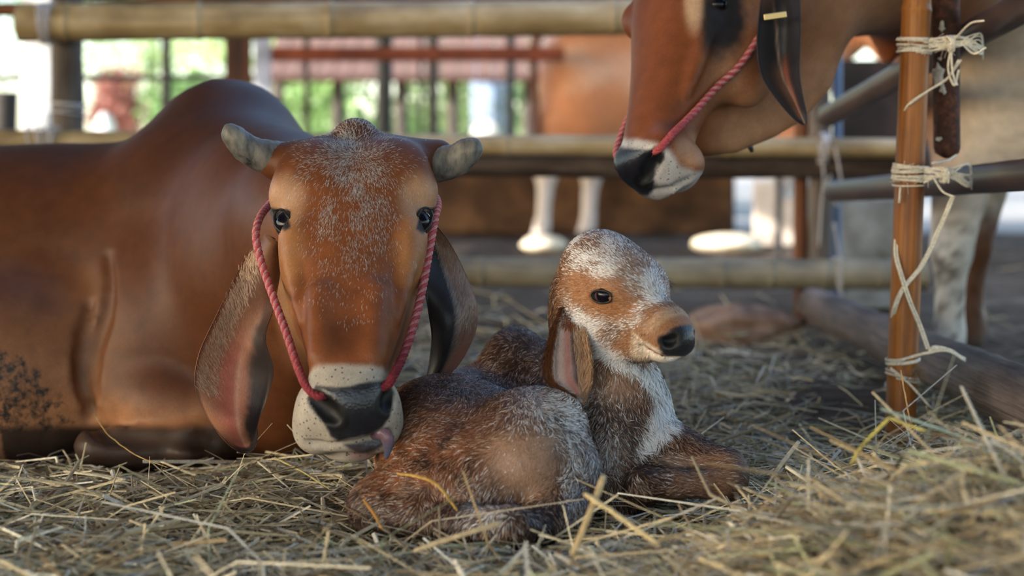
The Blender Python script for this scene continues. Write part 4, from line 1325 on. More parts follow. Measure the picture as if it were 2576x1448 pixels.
# trunk
sf.ell((1.22, 4.05, 0.80), (0.30, 0.27, 0.36), 0.10)
sf.ell((1.75, 4.15, 0.76), (0.75, 0.31, 0.36), 0.12)
sf.ell((1.10, 3.9, 1.15), (0.16, 0.14, 0.16), 0.1)
sf.ell(P(2238, 10, 3.62), (0.030, 0.10, 0.13), 0.05)     # brisket fold
# legs
for x_, y_, hz in ((1.035, 4.02, 0.5), (1.16, 4.30, 0.5), (2.15, 3.98, 0.5), (2.25, 4.32, 0.5)):
    sf.cone((x_ + 0.04, y_, 0.55), (x_, y_, 0.30), 0.085, 0.052, 0.06)
    sf.ell((x_, y_, 0.28), (0.052, 0.052, 0.05), 0.02)
    sf.cone((x_, y_, 0.28), (x_ - 0.005, y_, 0.09), 0.040, 0.036, 0.02)
    sf.cone((x_ - 0.005, y_, 0.09), (x_ - 0.02, y_ - 0.01, 0.035), 0.042, 0.048, 0.02)
sv, sq = sf.polygonise(2)
sn_ = vnormals(sv, sq)
px, py = to_px(sv)
d_ = sv - SO
u_, w_, s_ = d_ @ Sr, d_ @ Sn, d_ @ Sc
n1, n2 = fbm(sv, 10, 41), fbm(sv, 45, 42)
col = np.tile(srgb(118, 64, 32), (len(sv), 1))
fr = sstep(3.22, 3.1, sv[:, 1])
col = mixc(col, srgb(100, 50, 26), fr * sstep(0.07, 0.0, np.abs(w_)) * sstep(0.03, -0.05, u_) * 0.8)
col = mixc(col, srgb(150, 104, 70), fr * sstep(40, -60, np.abs(poly_sd(px, py, OUT)) - 0 + (px < 1790) * 200) * 0.55)
col = mixc(col, srgb(172, 126, 92), fr * sstep(230, 10, np.abs(poly_sd(px, py, OUT))) * sstep(1740, 1850, px) * sstep(1500, 1900, px + py) * 0.95)
blk = np.sqrt(((px - 1815) / 62) ** 2 + ((py - 40) / 118) ** 2)
col = mixc(col, (0.022, 0.018, 0.018), fr * sstep(1.25, 0.65, blk + (n2 - .5) * .4) * (sn_[:, 1] < 0.3))
pale_e = sstep(34, 10, np.hypot((px - 1745) * 1.0, (py - 10) * 0.35))
col = mixc(col, srgb(204, 168, 136), fr * pale_e * 0.8)
fm = fr * (s_ > 0.34)
mzp = poly_sd(px, py, [(1535, 350), (1600, 352), (1650, 360), (1688, 382), (1715, 415), (1765, 435), (1760, 470), (1700, 510), (1600, 515), (1500, 490), (1500, 360)])
mz = fm * sstep(10, -10, mzp + (n2 - .5) * 16)
col = mixc(col, srgb(186, 180, 176), mz)
tanlip = fm * sstep(60, 20, np.hypot(px - 1742, py - 380))
col = mixc(col, srgb(170, 126, 94), tanlip * 0.85)
pad = poly_sd(px, py, [(1500, 385), (1545, 367), (1600, 374), (1632, 377), (1660, 388), (1652, 420), (1645, 448), (1650, 470), (1630, 492), (1600, 494), (1560, 488), (1500, 450)])
padm = fm * sstep(5, -5, pad + (n2 - .5) * 6)
nd2 = np.min([np.linalg.norm(sv - p9, axis=1) for p9 in catmull(NOS2, 9)], 0)
col = mixc(col, (0.014, 0.014, 0.02), padm)
col = mixc(col, (0.006, 0.006, 0.007), sstep(0.016, 0.012, nd2))
padm = padm * (1 - 0.8 * sstep(0.016, 0.012, nd2))
body = sstep(3.3, 3.5, sv[:, 1])
col = mixc(col, srgb(196, 172, 146), body * sstep(0.92, 1.08, sv[:, 0] + (n1 - .5) * .12))
col = mixc(col, srgb(222, 212, 200), body * sstep(0.9, 0.6, sv[:, 2] + (n1 - .5) * .3) * sstep(0.95, 1.1, sv[:, 0]) * 0.8)
lg = body * sstep(0.45, 0.30, sv[:, 2])
col = mixc(col, srgb(205, 200, 192), lg)
col = mixc(col, srgb(70, 52, 42), lg * sstep(0.44, 0.66, n2) * 0.75)
col = mixc(col, srgb(92, 58, 36), lg * (sv[:, 0] > 1.1) * (sv[:, 0] < 1.3))
col = mixc(col, (0.03, 0.026, 0.024), body * sstep(0.06, 0.04, sv[:, 2]))
obj('body', mesh('cow_body', sv, sq, M_COAT, True, col, {'wet': padm * 0.9, 'spot': mz * (1 - padm) * 0.8}), cow2)
sp, snr = surf(sv, sn_, 1815, 8, 6)
eyeball('eye', sp - snr * 0.014, 0.020, cow2, snr)
horn([SP(0.10, -0.05, -0.01), SP(0.15, -0.05, -0.03), SP(0.20, -0.03, -0.07), SP(0.22, 0.0, -0.12)], 0.027, 0.012, cow2, 2)
horn([SP(-0.10, -0.05, -0.01), SP(-0.15, -0.05, -0.03), SP(-0.20, -0.03, -0.07), SP(-0.22, 0.0, -0.12)], 0.027, 0.012, cow2, 3)


def ear_cols_c2(u, v, side, p):
    n_ = fbm(p, 45, 3)
    inner = np.tile(np.array([0.028, 0.025, 0.027]), (len(u), 1))
    inner = mixc(inner, srgb(116, 84, 68), np.exp(-((v - 0.42) / 0.16) ** 2) * sstep(0.45, 0.6, u) * sstep(0.97, 0.85, u) * (0.5 + n_))
    inner = mixc(inner, srgb(150, 80, 58), np.exp(-((v - 0.62) / 0.09) ** 2) * sstep(0.42, 0.55, u) * sstep(0.92, 0.8, u))
    inner = mixc(inner, srgb(60, 62, 84), sstep(0.72, 0.8, v) * 0.25)
    inner = mixc(inner, srgb(110, 64, 38), sstep(0.30, 0.10, u) * sstep(0.5, 0.2, v))
    inner = mixc(inner, srgb(168, 140, 120), np.exp(-((v - (0.22 + 0.5 * u)) / 0.03) ** 2) * sstep(0.15, 0.35, u) * 0.8)
    back = np.tile(np.array([0.03, 0.024, 0.024]), (len(u), 1))
    return inner * side[:, None] + back * (1 - side[:, None])


e2, S2, n2_, U2, V2 = ear_patch('ear', [
    (P(1922, -110, 2.910), P(1950, -100, 2.930), P(1985, -95, 2.910)),
    (P(1916, -30, 2.800), P(1955, -30, 2.840), P(2008, -35, 2.810)),
    (P(1908, 50, 2.780), P(1965, 60, 2.820), P(2014, 40, 2.780)),
    (P(1904, 120, 2.770), P(1962, 130, 2.820), P(2014, 110, 2.780)),
    (P(1916, 190, 2.770), P(1968, 195, 2.810), P(2012, 180, 2.780)),
    (P(1950, 245, 2.770), P(1990, 248, 2.800), P(2020, 240, 2.780)),
    (P(1990, 292, 2.775), P(2010, 292, 2.790), P(2030, 285, 2.780)),
    (P(2012, 310, 2.780), P(2022, 314, 2.785), P(2031, 308, 2.780))], cow2, ear_cols_c2, thick=0.005)
ear_patch('ear', [tuple(p_ - Sr * 2 * ((p_ - SO) @ Sr) for p_ in s3) for s3 in
                  [(P(1922, -110, 2.93), P(1950, -100, 2.95), P(1985, -95, 2.93)), (P(1908, 50, 2.88), P(1965, 60, 2.92), P(2014, 40, 2.88)),
                   (P(1916, 190, 2.87), P(1968, 195, 2.91), P(2012, 180, 2.88)), (P(2012, 310, 2.88), P(2022, 314, 2.885), P(2031, 308, 2.88))]], cow2, ear_cols_c2, thick=0.005)
m_ = mat_plain('brass', (0.42, 0.30, 0.13), rough=0.35, metal=0.8)
tb = MB()
tv, tq, tt = rough_box((0, 0, 0), (0.0185, 0.0025, 0.0052), 0.0015)
ang = math.radians(-8)
Rm = np.array([[math.cos(ang), 0, -math.sin(ang)], [0, 1, 0], [math.sin(ang), 0, math.cos(ang)]])
tb.add(tv @ Rm + P(1950, 40, 2.762), tq, tt)
tg_ = tb.obj('ear_tag', m_, e2, smooth=False)
tag(tg_, 'small brass ear tag')


# ------------------------------------------------------------------ ropes
def rope(name, pts, rad, n, cols, label, cat='rope', group=None, parent=None, strands_n=4, pitch=0.030, fuzz=0):
    path = catmull(pts, n)
    seg = np.concatenate([[0], np.cumsum(np.linalg.norm(np.diff(path, axis=0), axis=1))])
    t, A, B = frames(path)
    mb = MB()
    for k in range(strands_n):
        ph = seg / pitch * 2 * np.pi + k * 2 * np.pi / strands_n
        p2 = path + (A * np.cos(ph)[:, None] + B * np.sin(ph)[:, None]) * rad * 0.48
        v, q, t3 = tube(p2, rad * 0.54, 7)
        s01 = np.concatenate([np.repeat(seg / seg[-1], 7), [0, 1]])
        c = np.stack([np.interp(s01, [c_[0] for c_ in cols], [c_[1][j] for c_ in cols]) for j in range(3)], 1)
        c = (c * (0.75 + 0.5 * fbm(v, 180, k)[:, None])) if k % 2 else mixc(c, (0.62, 0.40, 0.40), np.full(len(c), 0.45) * sstep(0.95, 0.6, s01)) * (0.8 + 0.4 * fbm(v, 180, k)[:, None])
        mb.add(v, q, t3, c)
    if fuzz:
        g = np.random.default_rng(4)
        j = g.integers(n // 6, n, fuzz)
        d = unit(g.normal(0, 1, (fuzz, 3)) + t[j] * 0.5)
        v, q, t3, c5, n5 = strands(path[j] + d * rad * 0.8, d, unit(g.normal(0, 1, (fuzz, 3))), g.uniform(0.002, 0.007, fuzz), 0.0006, np.tile(cols[len(cols) // 2][1], (fuzz, 1)))
        mb.add(v, q, t3, c5)
    o = mb.obj(name, M_ROPE, parent)
    if label: tag(o, label, cat, group)
    return o


RED = srgb(176, 82, 86); DRED = srgb(112, 42, 50); PINK = srgb(190, 112, 118)
def on(x, y, off, lo=None):
    p_, n_ = surf(cv, cn, x, y, 6)
    return p_ + n_ * off
hr = thing('halter_rope', P(880, 1000, 2.3), 'twisted red halter rope threaded through the nose of the lying cow', 'rope')
rope('strand', [P(720, 470, 2.66), P(680, 512, 2.60), P(655, 545, 2.52), P(644, 590, 2.475), P(655, 650, 2.45), P(685, 740, 2.40), P(718, 830, 2.345), P(748, 920, 2.295), P(772, 972, 2.26), on(800, 998, 0.003), on(816, 1006, -0.012)], 0.0060, 300,
     [(0, PINK), (0.5, RED), (0.8, RED * .8), (1, DRED)], None, parent=hr, fuzz=350)
rope('strand', [P(1070, 465, 2.68), P(1100, 505, 2.56), P(1094, 550, 2.48), P(1078, 640, 2.44), P(1060, 740, 2.40), P(1034, 840, 2.345), P(1008, 910, 2.30), P(988, 948, 2.265), on(974, 968, 0.003), on(966, 978, -0.012)], 0.0062, 300,
     [(0, PINK), (0.5, RED), (0.75, RED * .75), (0.85, DRED), (1, DRED)], None, parent=hr, fuzz=450)
rope('strand', [P(720, 470, 2.66), P(790, 440, 2.74), P(900, 430, 2.78), P(1000, 440, 2.75), P(1070, 465, 2.68)], 0.0066, 80, [(0, PINK), (1, RED)], None, parent=hr)
def on2(x, y, off):
    p_, n_ = surf(sv, sn_, x, y, 7)
    return p_ + n_ * off
hr2 = thing('halter_rope', P(1650, 385, 2.75), 'red halter rope stretched along the cheek of the standing cow', 'rope')
rope('strand', [P(2040, -140, 2.98), P(1975, -20, 2.93), on2(1915, 80, 0.010), on2(1860, 165, 0.008), on2(1800, 222, 0.008), on2(1740, 285, 0.008), on2(1690, 335, 0.007), on2(1655, 378, 0.004), on2(1640, 395, -0.006)], 0.0062, 160,
     [(0, RED * .8), (0.4, RED), (0.6, RED * .8), (1, RED)], None, parent=hr2, fuzz=100)
rope('strand', [SP(-0.045, -0.01, 0.44), SP(-0.068, -0.02, 0.40), SP(-0.088, -0.05, 0.3), SP(-0.115, -0.09, 0.18), SP(-0.12, -0.12, 0.06)], 0.0062, 80, [(0, RED), (1, RED)], None, parent=hr2)

# ------------------------------------------------------------------ rails, poles, log
def rot_to(d):
    return Vector(tuple(d)).to_track_quat('Z', 'Y')


def rod(name, A, B, ra, rb, mat, parent=None, nodes=(), sides=20, n=40, bow=0.0, hollow=False, wob=0.02, seed=0, end=0.0):
    """a pole from A to B: local z runs along it; nodes: positions (0..1) of bamboo rings"""
    A, B = np.asarray(A, float), np.asarray(B, float)
    L = np.linalg.norm(B - A)
    t = np.linspace(0, 1, n)
    ex = []
    for q in nodes: ex += [q - 0.012 / L, q - 0.005 / L, q, q + 0.004 / L, q + 0.012 / L]
    t = np.unique(np.clip(np.concatenate([t, ex]), 0, 1))
    r = ra + (rb - ra) * t
    for q in nodes:
        d = (t - q) * L
        r = r * (1 + 0.075 * np.exp(-(d / 0.006) ** 2) - 0.06 * np.exp(-((d - 0.008) / 0.004) ** 2))
    g = np.random.default_rng(seed)
    ph = g.uniform(0, 6, 4)
    path = np.stack([bow * np.sin(np.pi * t) + wob * ra * np.sin(t * 9 + ph[0]), wob * ra * np.sin(t * 7 + ph[1]), t * L], 1)
    if end: r = r * np.where(t < end / L, np.sqrt(np.clip(t * L / end, 0.05, 1)), 1)
    v, q4, t3 = tube(path, r, sides, caps=not hollow)
    if wob:
        ctr = path[np.minimum(np.arange(len(v)) // sides, len(path) - 1)]
        v = ctr + (v - ctr) * (1 + (fbm(v + seed, 3.0 / max(ra, 0.02) * 0.25, seed) - .5)[:, None] * wob * 4)
    mb = MB().add(v, q4, t3)
    if hollow:
        m_ = len(path)
        for e_ in (0, m_ - 1):
            ring = v[e_ * sides:(e_ + 1) * sides]
            c = path[e_]
            dz = np.array([0, 0, 0.06 if e_ == 0 else -0.06])
            inner = c + (ring - c) * 0.78
            deep = inner + dz
            vv = np.vstack([ring, inner, deep, (c + dz)[None]])
            j = np.arange(sides); k = (j + 1) % sides
            q5 = np.vstack([np.stack([j, k, k + sides, j + sides], 1), np.stack([j + sides, k + sides, k + 2 * sides, j + 2 * sides], 1)])
            t5 = np.stack([j + 2 * sides, k + 2 * sides, np.full(sides, 3 * sides)], 1)
            if e_ == 0: q5, t5 = q5[:, ::-1], t5[:, ::-1]
            mb.add(vv, q5, t5)
    o = mb.obj(name, mat, parent)
    if parent is None:
        o.location = A
    else:
        o.matrix_parent_inverse = o.matrix_parent_inverse @ Matrix.Identity(4)
        o.location = A
    o.rotation_mode = 'QUATERNION'
    o.rotation_quaternion = rot_to(B - A)
    return o


M_BAM = mat_stain('aged_bamboo', srgb(160, 138, 98), srgb(112, 92, 62), srgb(192, 176, 146), scale=7, stretch=(1, 1, 0.6), rough=0.42, spec=0.45, bump=0.1, streak=0.25)
M_BAM2 = mat_stain('grey_bamboo', srgb(136, 124, 100), srgb(92, 86, 74), srgb(170, 160, 136), scale=6, stretch=(1, 1, 0.6), rough=0.5, spec=0.4, bump=0.1, streak=0.25)
M_POLE = mat_stain('orange_bamboo', srgb(156, 96, 40), srgb(110, 62, 24), srgb(178, 118, 58), scale=9, stretch=(1, 1, 0.35), rough=0.5, spec=0.35, bump=0.12, streak=0.35)
M_DARKW = mat_stain('dark_weathered_wood', srgb(74, 62, 56), srgb(44, 36, 33), srgb(112, 98, 88), scale=11, stretch=(1, 1, 0.25), rough=0.6, bump=0.4, streak=0.3)
M_GREYW = mat_stain('grey_post_wood', srgb(98, 88, 80), srgb(58, 50, 46), srgb(140, 128, 118), scale=9, stretch=(1, 1, 0.2), rough=0.75, bump=0.4, streak=0.3)
M_BROWNW = mat_stain('brown_wood', srgb(112, 68, 40), srgb(62, 38, 24), srgb(150, 98, 60), scale=6, stretch=(1, 1, 0.2), rough=0.7, bump=0.3, streak=0.3)
M_RUST = mat_stain('rusted_pipe', srgb(72, 44, 34), srgb(40, 28, 24), srgb(108, 66, 46), scale=70, rough=0.75, bump=0.6, dist=0.002)
M_STEEL = mat_stain('dark_painted_pipe', srgb(66, 54, 54), srgb(44, 36, 38), srgb(96, 72, 62), scale=12, stretch=(1, 1, 0.3), rough=0.4, spec=0.5, bump=0.15)
M_LOG = mat_stain('grey_brown_log', srgb(104, 90, 82), srgb(54, 45, 41), srgb(150, 134, 126), scale=10, stretch=(1, 1, 0.22), rough=0.7, bump=0.7, streak=0.35, dist=0.008)
M_WHITEP = mat_stain('peeling_whitewash', srgb(196, 196, 204), srgb(140, 138, 140), srgb(225, 225, 230), scale=6, rough=0.7, bump=0.2)
M_CONC = mat_stain('stained_concrete', srgb(132, 132, 126), srgb(92, 88, 78), srgb(164, 166, 162), scale=9, rough=0.85, bump=0.4)
M_PAINT = mat_stain('cracked_paint', srgb(196, 190, 178), srgb(140, 134, 124), srgb(222, 218, 208), scale=60, rough=0.7, bump=0.3)

FY = 5.2
o = rod('bamboo_rail', P(48, 58, FY), P(1700, 42, FY), 0.058, 0.054, M_BAM, nodes=(0.075, 0.275, 0.475, 0.69, 0.905), hollow=True, seed=1, n=60)
tag(o, 'thick bamboo rail, topmost of the back fence, with its cut end at the left', 'rail')
o = rod('bamboo_rail', P(-260, 352, FY), P(2290, 374, FY + 0.02), 0.034, 0.030, M_BAM, nodes=np.arange(0.05, 1, 0.11), seed=2, n=60, hollow=True)
tag(o, 'thin tan bamboo rail in the middle of the back fence', 'rail')
o = rod('timber_rail', P(1000, 412, FY + 0.10), P(2340, 408, FY + 0.10), 0.040, 0.052, M_DARKW, seed=3, n=50, wob=0.05)
tag(o, 'dark weathered timber rail just below the thin bamboo rail of the back fence', 'rail')
o = rod('bamboo_rail', P(820, 680, FY - 0.02), P(2330, 692, FY - 0.02), 0.044, 0.046, M_BAM2, nodes=(0.10, 0.26, 0.42, 0.56, 0.66, 0.74, 0.83, 0.92), hollow=True, seed=4, n=60)
tag(o, 'greenish grey bamboo rail, lowest of the back fence behind the calf', 'rail')
o = rod('timber_rail', P(-300, 24, FY + 0.35), P(90, 24, FY + 0.35), 0.022, 0.022, M_BROWNW, seed=5)
tag(o, 'narrow brown timber rail behind the cut end of the top bamboo', 'rail')


def post(name, px_, Y, z0, z1, r, mat, label, lean=0.0, sides=16, seed=0, cat='post', box=False):
    X = (px_ - CX) * Y / F
    if box:
        v, q, t3 = rough_box((0, 0, (z1 - z0) / 2), (r, r * 0.8, (z1 - z0) / 2), 0.006, jit=0.001, seed=seed)
        o = MB().add(v, q, t3).obj(name, mat, smooth=False)
        o.location = (X, Y, z0); o.rotation_euler = (0, lean, 0.15)
    else:
        o = rod(name, (X, Y, z0), (X + lean * (z1 - z0), Y, z1), r * 1.05, r, mat, seed=seed, wob=0.04, sides=sides)
    return tag(o, label, cat)


post('fence_post', 171, FY + 0.13, -0.05, 1.12, 0.049, M_GREYW, 'stout grey post tied to the back fence at the left', seed=11)
post('fence_post', 2062, FY + 0.16, -0.05, 1.1, 0.036, M_GREYW, 'grey post tied to the back fence beside the concrete block', seed=12)
post('fence_post', 2015, FY + 0.18, -0.05, 1.0, 0.022, M_BROWNW, 'thin brown stake of the back fence left of the tied grey post', seed=13)
post('fence_post', 2105, FY + 0.22, -0.05, 1.1, 0.016, mat_plain('blue_pipe', srgb(96, 118, 150), 0.5), 'narrow blue pipe standing beside the tied grey post', seed=14)

# side rails that run back from the bamboo pole
o = rod('side_rail', P(2640, -22, 2.70), P(2082, 292, 4.3), 0.0275, 0.027, M_STEEL, seed=21, wob=0.02)
tag(o, 'dark upper side rail sloping up to the right behind the bamboo pole', 'rail')
o = rod('side_rail', P(2650, 434, 2.72), P(2098, 482, 4.25), 0.0275, 0.026, M_STEEL, seed=22, wob=0.015)
tag(o, 'dark lower side rail tied to the bamboo pole at middle height', 'rail')
pole = rod('bamboo_pole', P(2262, 1130, 2.95), P(2311, -120, 2.93), 0.0262, 0.0245, M_POLE, nodes=(0.155, 0.885), seed=23, n=60, wob=0.012)
tag(pole, 'upright orange-brown bamboo pole at the right corner of the pen', 'pole')
pipe = thing('rusty_pipe', P(2380, 400, 3.03), 'rusted steel pipe with flaking paint standing beside the bamboo pole', 'pipe')
rod('tube', P(2382, 398, 3.03), P(2378, -140, 3.01), 0.0235, 0.0245, M_RUST, parent=pipe, seed=24, wob=0.01, end=0.012)
g = np.random.default_rng(6)
for (x0, y0, w0, h0) in ((2366, 20, 14, 62), (2372, 66, 12, 30), (2362, 190, 16, 66), (2372, 225, 10, 26), (2362, 350, 8, 14), (2398, 205, 7, 12), (2392, 90, 6, 16), (2364, 148, 6, 10)):
    n_ = 14
    a_ = np.linspace(0, 2 * np.pi, n_, endpoint=False)
    rr = g.uniform(0.55, 1.15, n_)
    pts = []
    for k in range(n_):
        xx = x0 + w0 * rr[k] * np.cos(a_[k]); yy = y0 + h0 * 0.5 * rr[k] * np.sin(a_[k])
        off = np.clip((xx - 2380) / 35.0, -0.98, 0.98)
        pts.append(P(xx, yy, 3.02 - 0.0252 * math.sqrt(1 - off ** 2)))
    c_ = np.mean(pts, 0) + np.array([0, -0.0006, 0])
    back = np.array(pts) + np.array([0, 0.0015, 0])
    v = np.vstack([pts, back, c_[None]])
    j = np.arange(n_); k = (j + 1) % n_
    MB().add(v, np.stack([j, k, k + n_, j + n_], 1), np.stack([k, j, np.full(n_, 2 * n_)], 1)).obj('paint_flake', M_PAINT, pipe)
pipe.children[0].location = P(2382, 398, 3.03)

LB, LA = P(2050, 768, 4.95), P(2630, 1030, 2.66)
log = rod('log', LA + (LA - LB) * 0.22, LB, 0.0525, 0.050, M_LOG, seed=31, n=60, wob=0.06, sides=28)
tag(log, 'grey-brown log lying on the ground behind the bamboo pole', 'log')


# ------------------------------------------------------------------ twine lashings
TW = srgb(232, 222, 202)


def twine(mb, pts, r=0.0016, n=None, col=TW, sides=5):
    pts = np.asarray(pts, float)
    path = catmull(pts, n or max(8, len(pts) * 5))
    v, q, t3 = tube(path, r * 1.2, sides)
    mb.add(v, q, t3, col * (0.75 + 0.4 * fbm(v, 120, 5))[:, None])


def wrap(mb, c, ax, ra, rb, turns, spread, r=0.0016, ph=0.0, xd=None, col=TW):
    """turns round an elliptical section at c (radii ra along x, rb along y of the frame)"""
    B = basis(ax, (1, 0, 0) if xd is None else xd)
    n = int(turns * 26)
    t = np.linspace(0, turns * 2 * np.pi, n) + ph
    z = np.linspace(-spread, spread, n) + 0.2 * spread * np.sin(t * 0.7 + ph)
    p = np.asarray(c) + np.outer(np.cos(t) * ra, B[0]) + np.outer(np.sin(t) * rb, B[1]) + np.outer(z, B[2])
    v, q, t3 = tube(p, r * 1.15, 5)
    mb.add(v, q, t3, col * (0.75 + 0.4 * fbm(v, 120, 5))[:, None])


def polec(y): # centre of the bamboo pole at image row y
    f = (1130 - y) / 1250.0
    return P(2262, 1130, 2.95) * (1 - f) + P(2311, -120, 2.93) * f


g = np.random.default_rng(77)
up = unit(P(2311, -120, 2.93) - P(2262, 1130, 2.95))
def lashing(y, label, n=9, h=0.012, wide=0.0, tail=None):
    mb = MB()
    c = polec(y)
    for k in range(n):
        wrap(mb, c + up * g.uniform(-h, h), up + np.array([g.uniform(-.12, .12), 0, 0]), 0.0275 + g.uniform(0, .004), 0.0275 + g.uniform(0, .004), 1.05, g.uniform(-h, h) * .3, r=g.uniform(0.0011, 0.002), ph=g.uniform(0, 6))
    for k in range(n):                                   # over to the rail, round it and back
        a = c + np.array([0.018, -0.022, 0]) + up * g.uniform(-h, h)
        b_ = c + np.array([0.050 + wide, -0.030, 0.004 + g.uniform(-h, h) * .6])
        e_ = c + np.array([0.088 + wide, -0.012, 0.0 + g.uniform(-h, h) * 1.6])
        f_ = c + np.array([0.105 + wide, 0.03, -0.012 + g.uniform(-h, h)])
        twine(mb, [a, b_, e_, f_], g.uniform(0.0011, 0.0019))
    kx = c + np.array([0.052, -0.033, 0.0])
    for k in range(6):
        wrap(mb, kx + np.array([g.uniform(-.004, .004), 0, 0]), (1, 0.1, g.uniform(-.3, .3)), 0.013, 0.008, 1.2, 0.003, r=0.0017, ph=g.uniform(0, 6), xd=(0, 0, 1))
    for pts in (tail or []):
        twine(mb, pts, 0.0017)
    for k in range(26):                                  # frayed ends
        a = c + np.array([g.uniform(-.03, .06), -0.030, g.uniform(-h, h)])
        d = unit(g.normal(0, 1, 3) + np.array([0, -0.4, 0]))
        twine(mb, [a, a + d * 0.008, a + d * 0.017 + np.array([0, 0, -0.003])], 0.00035, n=5, sides=3)
    o = mb.obj('twine_lashing', M_TWINE)
    return tag(o, label, 'twine')


lashing(112, 'pale twine lashing round the top of the bamboo pole and the sloping rail', 11, 0.013, 0.02,
        [[P(2395, 110, 2.90), P(2385, 170, 2.90), P(2400, 215, 2.90), P(2412, 175, 2.90)], [P(2392, 110, 2.90), P(2396, 180, 2.895), P(2408, 214, 2.90)],
         [P(2412, 150, 2.90), P(2385, 195, 2.905), P(2340, 225, 2.905), P(2290, 258, 2.908), P(2268, 290, 2.93)], [P(2418, 150, 2.90), P(2380, 200, 2.905), P(2335, 228, 2.905), P(2288, 262, 2.908)],
         [P(2420, 110, 2.93), P(2450, 135, 2.80), P(2480, 120, 2.78)], [P(2400, 100, 2.90), P(2440, 60, 2.85), P(2475, 52, 2.80)]])
lashing(438, 'pale twine lashing at middle height tying the lower side rail to the bamboo pole', 12, 0.015, 0.01,
        [[P(2345, 410, 2.90), P(2380, 405, 2.93), P(2405, 390, 2.96)], [P(2345, 440, 2.90), P(2370, 480, 2.88), P(2400, 495, 2.85)], [P(2265, 470, 2.905), P(2262, 510, 2.91)]])
mb = MB()
for off in (-0.0022, 0.0022):
    s_ = np.array([off, 0, 0])
    twine(mb, [P(2398, 492, 2.90) + s_, P(2365, 570, 2.905) + s_, P(2320, 665, 2.905) + s_, P(2272, 725, 2.908) + s_, P(2252, 770, 2.918) + s_, P(2246, 800, 2.94) + s_], 0.0019, 40)
    twine(mb, [P(2256, 590, 2.94) + s_, P(2254, 640, 2.92) + s_, P(2270, 700, 2.906) + s_, P(2290, 760, 2.902) + s_, P(2315, 820, 2.90) + s_, P(2335, 878, 2.89) + s_], 0.0018, 40)
tag(mb.obj('twine_lashing', M_TWINE), 'two strands of pale twine crossing in an X down the bamboo pole', 'twine')
mb = MB()
c = polec(905)
for k in range(3): wrap(mb, c + up * g.uniform(-.004, .004), up + np.array([-0.12, 0, 0]), 0.0285, 0.0285, 1.1, 0.003, r=0.0017, ph=g.uniform(0, 6))
c = polec(945)
for k in range(3): wrap(mb, c + up * g.uniform(-.004, .004), up + np.array([0.2, 0, 0]), 0.0285, 0.0285, 1.1, 0.003, r=0.0016, ph=g.uniform(0, 6))
for k in range(3):
    j = g.uniform(-4, 4, 8)
    twine(mb, [P(2236, 905 + j[0], 2.94), P(2262, 905 + j[1], 2.915), P(2300, 896 + j[2], 2.912), P(2340, 884 + j[3], 2.90), P(2385, 880 + j[4], 2.90), P(2428, 905 + j[5], 2.93)], 0.0016, 30)
    twine(mb, [P(2336, 880 + j[0], 2.90), P(2352, 872 + j[1], 2.90), P(2380, 878 + j[2], 2.90)], 0.0022, 10)
    twine(mb, [P(2240, 925 + j[0], 2.92), P(2270, 948 + j[1], 2.91), P(2296, 975 + j[2], 2.905), P(2330, 1010 + j[3], 2.89), P(2348, 1030, 2.90)], 0.0014, 20)
for k in range(40):
    a = P(2302, 930, 2.90) + g.normal(0, 0.002, 3)
    d = unit(np.array([g.uniform(-.3, .6), g.uniform(-.8, .1), g.uniform(-1, .25)]))
    twine(mb, [a, a + d * 0.01, a + d * 0.019], 0.0006, n=5, sides=3, col=srgb(150, 124, 96))
tag(mb.obj('twine_lashing', M_TWINE), 'loose pale twine tying the foot of the bamboo pole to the log', 'twine')

# strings round the back fence
def fence_tie(px_, y_, Y, r, label, n=5, h=0.02, tails=()):
    mb = MB()
    c = P(px_, y_, Y)
    for k in range(n):
        wrap(mb, c + np.array([g.uniform(-h, h), 0, 0]), (1, 0, g.uniform(-.25, .25)), r, r, 1.1, 0.004, r=0.0024, ph=g.uniform(0, 6), xd=(0, 1, 0), col=srgb(188, 184, 186))
    for t_ in tails: twine(mb, t_, 0.003, col=srgb(180, 172, 164))
    return tag(mb.obj('twine_tie', M_TWINE), label, 'twine')


fence_tie(118, 58, FY, 0.062, 'white string bound round the cut end of the top bamboo rail', 7, 0.026)
fence_tie(90, 350, FY, 0.038, 'white string on the middle rail, left of the stout grey post', 3, 0.02)
fence_tie(140, 350, FY, 0.038, 'white string tying the middle rail to the stout grey post', 4, 0.02)
fence_tie(2066, 372, FY, 0.045, 'string tied round the middle rail by the slim grey post', 4, 0.015, [[P(2060, 360, 5.1), P(2072, 440, 5.1), P(2066, 520, 5.1), P(2060, 620, 5.1)], [P(2100, 370, 5.1), P(2110, 420, 5.1), P(2118, 470, 5.1)], [P(2090, 440, 5.1), P(2076, 480, 5.1), P(2110, 520, 5.1)]])
fence_tie(2112, 690, FY, 0.05, 'string tied round the lowest rail next to the slim grey post', 5, 0.012, [[P(2098, 560, 5.1), P(2110, 640, 5.1), P(2116, 700, 5.1), P(2112, 745, 5.1)], [P(2120, 650, 5.1), P(2108, 700, 5.1), P(2116, 740, 5.1)]])
mb = MB()
for k in range(4):
    wrap(mb, P(171, 258 + k * 9, FY + 0.13), (g.uniform(-.2, .2), 0, 1), 0.054, 0.054, 1.1, 0.006, r=0.002, ph=g.uniform(0, 6), col=srgb(190, 188, 190))
tag(mb.obj('twine_tie', M_TWINE), 'white string wound round the stout grey post itself', 'twine')

